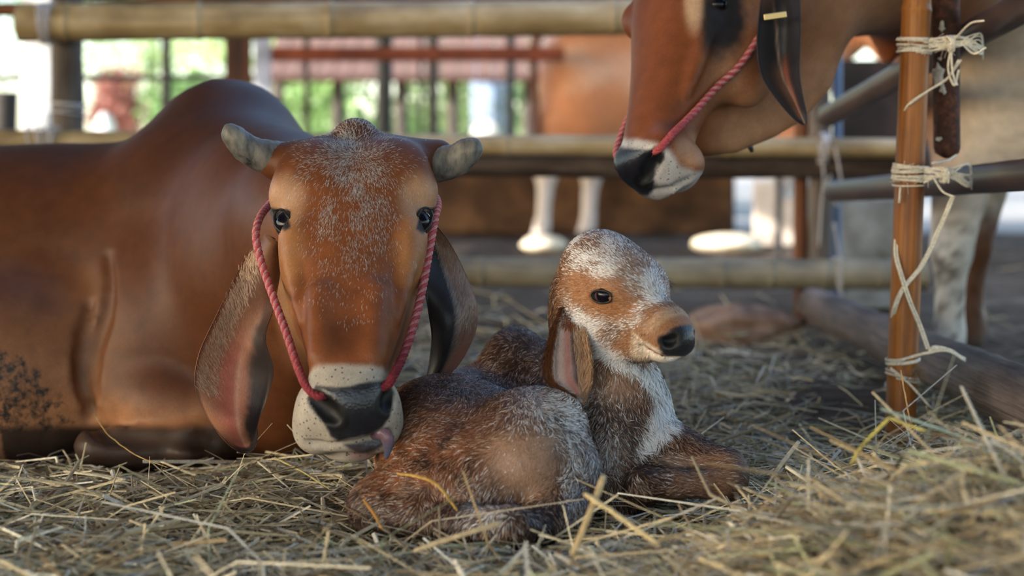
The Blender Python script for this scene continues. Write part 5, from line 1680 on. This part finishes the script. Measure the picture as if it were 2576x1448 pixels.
# ------------------------------------------------------------------ behind the back fence
def slab(name, x0, x1, y0, y1, Y, d, mat, label=None, cat=None, kind=None, parent=None, bev=0.008, group=None):
    """block whose front face spans pixels x0..x1, y0..y1 at depth Y, d deep"""
    a, b_ = P(x0, y0, Y), P(x1, y1, Y)
    c = (a + b_) / 2 + np.array([0, d / 2, 0])
    v, q, t3 = rough_box(c, (abs(b_[0] - a[0]) / 2, d / 2, abs(a[2] - b_[2]) / 2), bev)
    o = MB().add(v, q, t3).obj(name, mat, parent, smooth=False)
    return tag(o, label, cat, group, kind) if label else o


def gy(Y): return HY + CAMH * F / Y                       # image row of level ground at depth Y


slab('concrete_block', 2112, 2268, 497, gy(5.75), 5.75, 0.18, M_CONC, 'pale grey concrete block behind the back fence', 'block')
M_BANK = mat_stain('earth_bank', srgb(84, 60, 42), srgb(46, 33, 24), srgb(120, 88, 60), scale=4, rough=0.95, bump=0.6)
slab('earth_wall', 1010, 1850, 436, gy(11.3), 11.3, 0.3, M_BANK, 'low brown earth wall behind the rear stalls', 'wall', bev=0.03)
slab('dark_boarding', 2100, 2900, 150, 470, 7.6, 0.06, mat_stain('dark_boards', srgb(38, 31, 27), srgb(20, 17, 15), srgb(60, 48, 40), scale=5, rough=0.9), 'dark boarding of the stall behind the concrete block', 'boarding')
# overhead timbers of the rear shed
def beam(px0, px1, y0, y1, Y, mat, label):
    return slab('beam', px0, px1, y0, y1, Y, 0.09, mat, label, 'beam')
beam(200, 1640, -34, 3, 6.2, M_BROWNW, 'brown overhead beam just above the top bamboo rail')
M_REDW = mat_stain('red_brown_beam', srgb(128, 60, 30), srgb(84, 38, 20), srgb(160, 84, 44), scale=6, rough=0.6, bump=0.2)
beam(640, 1420, 118, 152, 9.6, M_REDW, 'red-brown horizontal beam across the rear shed')
beam(-40, 640, 188, 202, 9.8, mat_plain('dark_iron', (0.02, 0.018, 0.017), .6), 'thin dark iron bar across the opening at the left')
for px_, Y, r, mat, lab, bx_ in ((418, 9.4, 0.026, mat_plain('dark_post_paint', (0.03, 0.022, 0.02), .6), 'thin dark post in the opening left of the hump', False),
                                (600, 8.8, 0.068, M_BROWNW, 'brown timber post behind the hump of the lying cow', True),
                                (660, 9.2, 0.045, M_WHITEP, 'whitewashed post next to the brown timber post', True),
                                (95, 8.2, 0.066, mat_stain('bright_whitewash', srgb(236, 232, 226), srgb(214, 206, 196), srgb(244, 242, 240), scale=6, rough=0.7), 'sunlit white pillar at the left edge of the pen', True),
                                (771, 10.4, 0.020, M_GREYW, 'slim pale grey post right of the whitewashed post', False),
                                (968, 11.9, 0.055, mat_plain('black_post_paint', (0.012, 0.012, 0.012), .5), 'black upright post behind the lying cow', False),
                                (1090, 12.0, 0.036, mat_plain('brown_black_paint', (0.04, 0.03, 0.025), .6), 'thin dark stake right of the black post', False),
                                (1058, 12.1, 0.015, mat_plain('iron_bar', (0.03, 0.026, 0.022), .6), 'narrow iron bar right of the black post', False),
                                (1213, 17.9, 0.112, mat_stain('pale_blue_paint', srgb(180, 196, 222), srgb(150, 164, 190), srgb(206, 216, 232), scale=5, rough=0.6), 'broad pale blue pillar in the rear shed', True),
                                (1258, 18.0, 0.055, M_WHITEP, 'narrow greyish pillar against the pale blue one', True),
                                (1284, 12.4, 0.032, mat_plain('charcoal_bar', (0.03, 0.028, 0.026), .6), 'thin charcoal bar left of the distant tan cow', False),
                                (1960, 9.1, 0.018, mat_plain('dark_stake', (0.02, 0.018, 0.016), .7), 'thin dark stake in front of the sunlit boards', False),
                                (12, 8.0, 0.06, mat_plain('charred_post', (0.03, 0.024, 0.02), .7), 'dark post cut by the left edge of the picture', False)):
    top = 2.5 if lab.split()[0] != 'dark' else 1.55
    if 'cut by' in lab: top = 0.82
    post('shed_post', px_, Y, -0.03, top if 'stake' not in lab or px_ < 1500 else 0.6, r, mat, lab, seed=int(px_), box=bx_)
# boards that catch the sun at the right
M_SUNB = mat_stain('pale_boards', srgb(214, 196, 176), srgb(180, 160, 140), srgb(232, 220, 206), scale=5, rough=0.7)
for i_, (x0, x1, y0) in enumerate(((1896, 1948, 452), (1962, 1998, 500))):
    slab('sunlit_board', x0, x1, y0, gy(9.9), 9.9, 0.03, M_SUNB, ('tall pale board standing in the sun left of the dark stake', 'short pale board standing in the sun right of the dark stake')[i_], 'board')
# white basket-like sack that glows in the sun
def blob(name, c, r, mat, label, cat, seed=0, k=0.25):
    nu, nv = 14, 20
    th = np.linspace(0.02, np.pi - 0.02, nu); ph = np.linspace(0, 2 * np.pi, nv, endpoint=False)
    d = np.stack([np.sin(th)[:, None] * np.cos(ph)[None], np.sin(th)[:, None] * np.sin(ph)[None], np.broadcast_to(np.cos(th)[:, None], (nu, nv))], -1).reshape(-1, 3)
    d[:, 2] = np.clip(d[:, 2], -0.75, 1)
    v = np.asarray(c) + d * np.asarray(r) * (1 + k * (fbm(d + seed, 2.2, seed) - .5))[:, None]
    i = np.arange(nu - 1)[:, None] * nv; j = np.arange(nv)[None, :]; kk_ = (j + 1) % nv
    q = np.stack([i + j, i + nv + j, i + nv + kk_, i + kk_], -1).reshape(-1, 4)
    return tag(obj(name, mesh(name, v, q, mat)), label, cat)
M_SACK = mat_stain('white_sack', srgb(228, 222, 214), srgb(196, 186, 176), srgb(240, 238, 234), scale=8, rough=0.8)
blob('feed_sack', P(1222, gy(17.2), 17.2) + np.array([0, 0, 0.42]), (0.20, 0.16, 0.48), M_SACK, 'tall white sack standing far behind the right horn', 'sack', 3)
blob('feed_sack', P(262, gy(17.0), 17.0) + np.array([0, 0, 0.46]), (0.16, 0.14, 0.52), M_SACK, 'white sack standing far behind the lying cow at the left', 'sack', 5)
M_SUNPATCH = mat_stain('sun_patch_pale', srgb(232, 216, 186), srgb(206, 184, 148), srgb(244, 234, 214), scale=20, rough=0.9, bump=0.8)  # pale mounds put in so the ground shows blown-out sun patches
blob('sun_patch_mound', P(1368, gy(9.5), 9.5) + np.array([0, 0, 0.03]), (0.13, 0.2, 0.05), M_SUNPATCH, 'sun patch put in as a low pale hay left of the calf head', 'mound', 6)
blob('sun_patch_mound', P(1830, gy(9.55), 9.55) + np.array([0, 0, 0.03]), (0.20, 0.2, 0.06), M_SUNPATCH, 'sun patch put in as a low pale hay in front of the pale boards', 'mound', 9)
M_CLOD = mat_stain('dry_clods', srgb(140, 112, 92), srgb(84, 64, 52), srgb(176, 148, 124), scale=9, rough=0.95, bump=0.9, dist=0.02)
blob('dirt_mound', P(1880, gy(4.95), 4.95) + np.array([0, 0, 0.015]), (0.17, 0.14, 0.06), M_CLOD, 'brown clod heap on the ground just before the far end of the log', 'dirt', 12, 0.9)
# far shed: clay tiled roof on posts
shed = thing('garden_shed', P(1000, gy(14.5), 14.5), 'distant open shed with a reddish tiled roof among the trees', 'shed')
M_TILE = mat_stain('clay_tiles', srgb(104, 78, 68), srgb(74, 53, 46), srgb(130, 104, 92), scale=5, rough=0.85, bump=0.3)
e0, e1 = P(660, 200, 14.0), P(1420, 200, 14.0)
slope = np.array([0, 2.4, 1.05])
nx_, ny_ = 17, 5
base = None
wx = (e1[0] - e0[0]) / nx_
tv, tq, tt = rough_box((0, 0, 0), (wx * 0.48, 0.30, 0.018), 0.006)
ang = math.atan2(slope[2], slope[1])
Rx = np.array([[1, 0, 0], [0, math.cos(ang), -math.sin(ang)], [0, math.sin(ang), math.cos(ang)]])
tile_me = MB().add(tv @ Rx.T, tq, tt).mesh('roof_tile', M_TILE, False)
rf = slab('roof', 660, 1420, 199, 206, 14.0, 0.05, M_REDW, parent=shed)
for r_i in range(ny_):
    for c_i in range(nx_):
        p_ = e0 + np.array([wx * (c_i + 0.5), 0, 0]) + slope * ((r_i + 0.5) / ny_) + np.array([0, 0, 0.012 * (r_i % 2) + 0.02])
        t_o = obj('roof_tile', tile_me, rf)
        t_o.location = p_
for px_ in (700, 850, 1010, 1140, 1330, 1405):
    X = (px_ - CX) * 14.2 / F
    rod('post', (X, 14.2, 0), (X, 14.2, 1.22), 0.05, 0.05, M_GREYW, parent=shed, seed=px_, n=6)

# ------------------------------------------------------------------ trees and shrubs
def leaf_mat(name, c0, c1):
    m, nt, b = new_mat(name)
    at = N(nt, 'ShaderNodeAttribute', attribute_name='Col')
    nt.links.new(at.outputs['Color'], b.inputs['Base Color'])
    b.inputs['Roughness'].default_value = 0.5
    b.inputs['Transmission Weight'].default_value = 0.0
    tr = N(nt, 'ShaderNodeBsdfTranslucent'); nt.links.new(at.outputs['Color'], tr.inputs['Color'])
    mx = N(nt, 'ShaderNodeMixShader', i_0=0.45)
    out = nt.nodes['Material Output']
    nt.links.new(b.outputs[0], mx.inputs[1]); nt.links.new(tr.outputs[0], mx.inputs[2]); nt.links.new(mx.outputs[0], out.inputs[0])
    return m
M_LEAF = leaf_mat('green_leaves', None, None)
M_BARK = mat_stain('tree_bark', srgb(96, 80, 64), srgb(60, 48, 38), srgb(130, 112, 92), scale=12, stretch=(1, 1, .3), rough=0.9, bump=0.5)


def tree(name, x, y, h, rx, rz, n, c, label, seed, cat='tree', trunk=0.09, low=0.25, leaf=0.10):
    g = np.random.default_rng(seed)
    t_ = thing(name, (x, y, 0), label, cat, 'trees and shrubs behind the shed')
    cz = h - rz
    if trunk:
        rod('trunk', (x, y, -0.05), (x + g.uniform(-.1, .1), y, cz), trunk, trunk * .6, M_BARK, parent=t_, seed=seed, n=8, sides=9)
    clumps = g.normal(0, 1, (26, 3)); clumps = unit(clumps) * g.uniform(0.35, 0.95, (26, 1)) * [rx, rx, rz]
    k = g.integers(0, 26, n)
    p = clumps[k] + g.normal(0, 1, (n, 3)) * np.array([rx, rx, rz]) * 0.17
    p[:, 2] = np.maximum(p[:, 2], -rz * 0.98)
    p = p + [x, y, cz]
    p[:, 2] = np.maximum(p[:, 2], 0.03)
    d = unit(g.normal(0, 1, (n, 3)) + [0, -0.3, -0.3]); s = unit(np.cross(d, g.normal(0, 1, (n, 3))))
    L = leaf * g.uniform(0.6, 1.3, (n, 1))
    v = np.stack([p, p + d * L * .45 + s * L * .28, p + d * L, p + d * L * .45 - s * L * .28], 1).reshape(-1, 3)
    q = np.arange(n)[:, None] * 4 + np.array([[0, 1, 2, 3]])
    cc = np.asarray(c) * g.uniform(0.6, 1.35, (26, 1))[k] * g.uniform(0.75, 1.25, (n, 1))
    o = obj('foliage', mesh('foliage', v, q, M_LEAF, False, np.repeat(cc, 4, 0)), t_)
    tag(o, kind='stuff')
    return t_


G1, G2, G3 = np.array([0.34, 0.50, 0.19]), np.array([0.22, 0.37, 0.13]), np.array([0.46, 0.58, 0.25])
specs = [(-5.2, 24.5, 5.6, 2.5, 2.4, 12000, G1, 'tall light green tree far behind the left opening'),
         (-6.5, 17.5, 4.2, 1.9, 1.7, 9000, G1, 'broad bright green tree at the far left'),
         (-2.6, 18.5, 4.6, 1.8, 1.7, 9000, G3, 'pale green tree between the white pillar and the hump'),
         (-4.2, 18.2, 1.45, 0.35, 0.4, 2500, np.array([0.62, 0.30, 0.24]), 'pink flowering shrub in the garden at the left'),
         (-2.75, 15.0, 1.2, 0.8, 0.55, 5000, G2, 'low dark green bush below the pale green tree'),
         (-0.1, 27.5, 6.0, 2.2, 2.1, 9000, G1, 'large light green tree behind the tiled shed'),
         (1.0, 20.5, 4.4, 1.7, 1.7, 9000, G3, 'yellow green tree behind the right end of the tiled shed'),
         (-2.0, 16.8, 1.5, 1.0, 0.75, 5500, G1, 'fresh green bush under the left eave of the shed'),
         (-0.5, 18.9, 1.7, 1.1, 0.75, 5500, G3, 'yellowish bush under the middle of the shed eave'),
         (1.0, 16.9, 1.5, 1.0, 0.75, 5500, G1, 'leafy bush under the right eave of the shed')]
for i_, (x, y, h, rx, rz, n, c, lab) in enumerate(specs):
    tree('tree' if h > 2.5 else 'shrub', x, y, h, rx, rz, n, c, lab, 100 + i_, 'tree' if h > 2.5 else 'shrub', trunk=0.1 if h > 2.5 else 0.03)

# ------------------------------------------------------------------ the distant tan cow
cow3 = thing('cow', (0.5, 10.0, 0), 'blurred tan cow standing far back behind the back fence', 'cow')
tf = Field(axis((-0.1, 2.3, 0.026)), axis((9.4, 11.1, 0.03)), axis((-0.03, 1.75, 0.026)))
tf.ell((0.62, 10.15, 0.98), (0.44, 0.34, 0.42), 0.1)
tf.ell((1.2, 10.25, 0.95), (0.72, 0.33, 0.38), 0.15)
tf.ell((0.42, 10.05, 0.9), (0.24, 0.26, 0.40), 0.1)
tf.cone((1.75, 10.2, 1.1), (2.1, 10.1, 1.35), 0.2, 0.14, 0.1)
tf.cone((2.1, 10.1, 1.35), (2.2, 9.8, 1.05), 0.12, 0.07, 0.05)
for x_, y_ in ((0.20, 9.98), (0.48, 10.3), (0.72, 10.05), (1.6, 10.05), (1.68, 10.4)):
    if x_ == 0.72: continue
    tf.cone((x_ + 0.05, y_, 0.7), (x_, y_, 0.42), 0.12, 0.07, 0.08)
    tf.cone((x_, y_, 0.42), (x_ - 0.02, y_, 0.12), 0.055, 0.045, 0.04)
    tf.cone((x_ - 0.02, y_, 0.12), (x_ - 0.04, y_, 0.04), 0.05, 0.06, 0.03)
tv_, tq_ = tf.polygonise(2)
col = np.tile(srgb(206, 136, 92), (len(tv_), 1))
n1 = fbm(tv_, 4, 3)
col = mixc(col, srgb(226, 180, 146), sstep(0.4, 0.7, n1) * 0.7)
col = mixc(col, srgb(216, 202, 188), sstep(0.55, 0.35, tv_[:, 2]))
col = mixc(col, (0.04, 0.03, 0.03), sstep(0.08, 0.05, tv_[:, 2]))
obj('body', mesh('cow_body', tv_, tq_, M_COAT, True, col, {'wet': np.zeros(len(tv_))}), cow3)
p_ = catmull([(0.2, 9.92, 1.3), (0.13, 9.9, 1.15), (0.14, 9.88, 0.8), (0.15, 9.86, 0.5)], 20)
v, q, t3 = tube(p_, np.linspace(0.03, 0.02, 20), 8)
obj('tail', mesh('tail', v, [q, t3], M_COAT, True, np.tile(srgb(120, 74, 50), (len(v), 1)), {'wet': np.zeros(len(v))}), cow3)

# ------------------------------------------------------------------ straw bedding
def body_dist(p):
    return np.minimum(np.minimum(cf.sample(p), kf.sample(p)), sf.sample(p))


STRAW = np.array([srgb(198, 180, 142), srgb(176, 160, 128), srgb(216, 204, 176), srgb(148, 128, 96), srgb(160, 162, 126), srgb(192, 188, 176), srgb(120, 98, 70), srgb(140, 136, 126)])
SW = np.array([0.24, 0.2, 0.16, 0.14, 0.10, 0.08, 0.05, 0.03])


def make_straw(x, y, lift, pitch_sd, len_mu, wid, seed, up_bias=0.0, tone=1.0):
    g = np.random.default_rng(seed)
    n = len(x)
    z = terrain(x, y) + lift
    az = g.uniform(0, 2 * np.pi, n)
    pt = g.normal(up_bias, pitch_sd, n)
    L = np.clip(g.lognormal(math.log(len_mu), 0.5, n), 0.02, 0.30)
    d = np.stack([np.cos(az) * np.cos(pt), np.sin(az) * np.cos(pt), np.sin(pt)], 1)
    c = np.stack([x, y, z], 1)
    hang = np.abs(np.sin(pt)) * L * 0.5
    c[:, 2] += hang * 0.7
    bend = g.normal(0, 0.14, (n, 3)) * L[:, None]
    bend[:, 2] *= 0.5
    P0, P1, P2 = c - d * L[:, None] / 2, c + bend, c + d * L[:, None] / 2
    ok = np.ones(n, bool)
    for q in (P0, P1, P2, (P0 + P1) / 2, (P1 + P2) / 2):
        ok &= body_dist(q) > 0.003
    # keep the lens clear
    ok &= ~((c[:, 1] < 1.15))
    P0, P1, P2, c, d, L = P0[ok], P1[ok], P2[ok], c[ok], d[ok], L[ok]
    n = len(c)
    W = wid * g.uniform(0.6, 1.6, n)
    T = W * g.uniform(0.25, 0.8, n)
    s = unit(np.cross(d, unit(g.normal(0, 0.5, (n, 3)) + [0, 0, 1]))); u = np.cross(s, d)
    ring = []
    for k, pp in enumerate((P0, P1, P2)):
        sc = (0.75, 1.0, 0.7)[k]
        ring += [pp + s * (W * sc * .5)[:, None], pp + u * (T * sc * .6)[:, None], pp - s * (W * sc * .5)[:, None]]
    v = np.stack(ring, 1).reshape(-1, 3)
    b = np.arange(n)[:, None, None] * 9
    q = []
    for r in (0, 3):
        for k in range(3):
            q.append([r + k, r + (k + 1) % 3, r + 3 + (k + 1) % 3, r + 3 + k])
    q = (b + np.array(q)[None]).reshape(-1, 4)
    t = (b + np.array([[0, 2, 1], [6, 7, 8]])[None]).reshape(-1, 3)
    col = STRAW[g.choice(len(STRAW), n, p=SW)] * g.uniform(0.9, 1.55, (n, 1)) * tone
    return v, q, t, np.repeat(col, 9, 0)


def density(x, y):
    px_ = CX + x * F / y
    d = np.ones(len(x))
    d *= 1 - 0.985 * np.exp(-(((x - (0.20 * y - 0.01)) / 0.12) ** 4 + ((y - 3.4) / 0.55) ** 4))
    d *= 1 - 0.5 * np.exp(-(((x + 0.72) / 0.3) ** 4 + ((y - 2.8) / 0.25) ** 4))
    d *= np.interp(y, [0, 3.2, 4.0, 4.6, 5.6], [1, 1, 0.6, 0.25, 0.05])
    logx = np.interp(y, [2.6, 4.95], [0.83, 0.88])
    d *= np.where((x > logx) & (y > 2.55), 0.25, 1.0)
    return d


g = np.random.default_rng(50)
mb = MB()
def scatter(n, y0, y1, lift, psd, lmu, wid, seed, xr=None, up=0.0, tone=1.0):
    y = y0 + (y1 - y0) * g.random(n)
    hw = 0.36 * y + 0.15
    x = (g.random(n) * 2 - 1) * hw
    if xr: x = g.uniform(xr[0], xr[1], n)
    k = g.random(n) < density(x, y)
    x, y = x[k], y[k]
    mb.add(*make_straw(x, y, g.uniform(lift[0], lift[1], len(x)), psd, lmu, wid, seed, up, tone))
scatter(30000, 1.25, 3.3, (-0.014, 0.004), 0.10, 0.070, 0.0030, 1, tone=0.5)      # old trodden straw, colour darkened to give shaded gaps below the top layers
scatter(20000, 1.25, 3.0, (-0.002, 0.014), 0.16, 0.085, 0.0036, 2, tone=0.95)
scatter(11000, 3.0, 5.4, (-0.01, 0.018), 0.18, 0.085, 0.0036, 3, tone=0.8)
scatter(8000, 1.3, 2.1, (0.0, 0.02), 0.16, 0.09, 0.0037, 4, tone=0.85)
scatter(800, 1.5, 2.8, (0.0, 0.02), 0.35, 0.080, 0.0032, 5, up=0.25)
scatter(4800, 1.35, 2.2, (0.0, 0.035), 0.22, 0.10, 0.0038, 6, xr=(0.30, 0.85), tone=0.75)
scatter(2600, 1.45, 2.9, (0.008, 0.024), 0.12, 0.11, 0.0046, 8, tone=1.1)
scatter(2200, 4.8, 8.0, (0, 0.03), 0.3, 0.12, 0.005, 7)
bed = mb.obj('straw_bedding', M_STRAW, smooth=False)
tag(bed, 'loose dry straw strewn over the floor of the pen', 'straw', kind='stuff')


# a few stalks that stand out one by one
def stalk(pts, w, col, label, fold=None):
    path = catmull(pts, 18)
    t, A, B = frames(path)
    w = w * 0.72
    v, q, t3 = tube(path, w / 2 * np.concatenate([[0.8], np.full(14, 1.0), [0.9, 0.8, 0.55]]), 8)
    ctr = np.vstack([np.repeat(path, 8, 0), path[:1], path[-1:]])
    nb = np.vstack([np.repeat(unit(np.cross(t, np.array([0.25, -0.8, 0.5]))), 8, 0), np.zeros((2, 3))])
    d_ = v - ctr
    v = ctr + nb * (d_ * nb).sum(1)[:, None] + (d_ - nb * (d_ * nb).sum(1)[:, None]) * 0.3      # split flat straw
    v = v + (fbm(v, 60, 3) - .5)[:, None] * 0.0016
    col = np.asarray(col) * (0.75 + 0.5 * fbm(v, 90, 4))[:, None]
    o = MB().add(v, q, t3, col).obj('straw_stalk', M_STRAW)
    return tag(o, label, 'straw stalk')


YL, PALE, GR = srgb(206, 166, 84), srgb(214, 192, 148), srgb(176, 174, 116)
stalk([P(1000, 1190, 2.20), P(1060, 1200, 2.17), P(1105, 1225, 2.15), P(1150, 1285, 2.13)], 0.006, srgb(186, 146, 70), 'arched yellow stalk leaning against the rump of the calf')
stalk([P(915, 1255, 2.14), P(945, 1300, 2.13), P(962, 1330, 2.12)], 0.0045, srgb(200, 140, 60), 'short orange stalk beside the hock of the calf')
stalk([P(1520, 1195, 1.92), P(1480, 1300, 1.88), P(1430, 1420, 1.85)], 0.010, srgb(206, 178, 130), 'thick pale stalk rising in front of the calf chest')
stalk([P(1470, 1240, 1.90), P(1560, 1300, 1.86), P(1660, 1370, 1.83)], 0.009, srgb(214, 190, 140), 'thick straw crossing the pale upright stalk')
stalk([P(1260, 1315, 2.00), P(1160, 1345, 1.98), P(1040, 1385, 1.97)], 0.009, srgb(200, 176, 136), 'broad pale stalk lying in front of the calf hoof')
stalk([P(2240, 1048, 1.98), P(2170, 1120, 1.96), P(2140, 1170, 1.95)], 0.006, srgb(196, 180, 96), 'yellow bent stalk on the heap in front of the bamboo pole')
stalk([P(2240, 1050, 1.98), P(2290, 1070, 1.95), P(2330, 1082, 1.93)], 0.0075, srgb(188, 174, 92), 'yellow flat stalk meeting the bent one in front of the bamboo pole')
stalk([P(2266, 930, 2.55), P(2278, 1000, 2.52), P(2290, 1060, 2.48)], 0.004, srgb(196, 150, 90), 'slim stalk standing up against the foot of the bamboo pole')
stalk([P(690, 1150, 2.60), P(760, 1185, 2.52), P(830, 1230, 2.46)], 0.005, srgb(196, 178, 116), 'straight pale stalk pointing under the chin of the lying cow')
stalk([P(237, 1040, 2.72), P(275, 1095, 2.68), P(345, 1145, 2.62), P(420, 1175, 2.58)], 0.003, srgb(176, 142, 84), 'thin curved stalk in front of the folded foreleg of the lying cow')
stalk([P(160, 1185, 2.5), P(240, 1195, 2.48), P(330, 1215, 2.46)], 0.0055, srgb(206, 192, 160), 'whitish stalk lying flat at the left below the cow')
stalk([P(2010, 1110, 2.45), P(1975, 1155, 2.42), P(1945, 1195, 2.40)], 0.009, srgb(212, 194, 160), 'split pale stalk sticking up from the straw left of the heap')
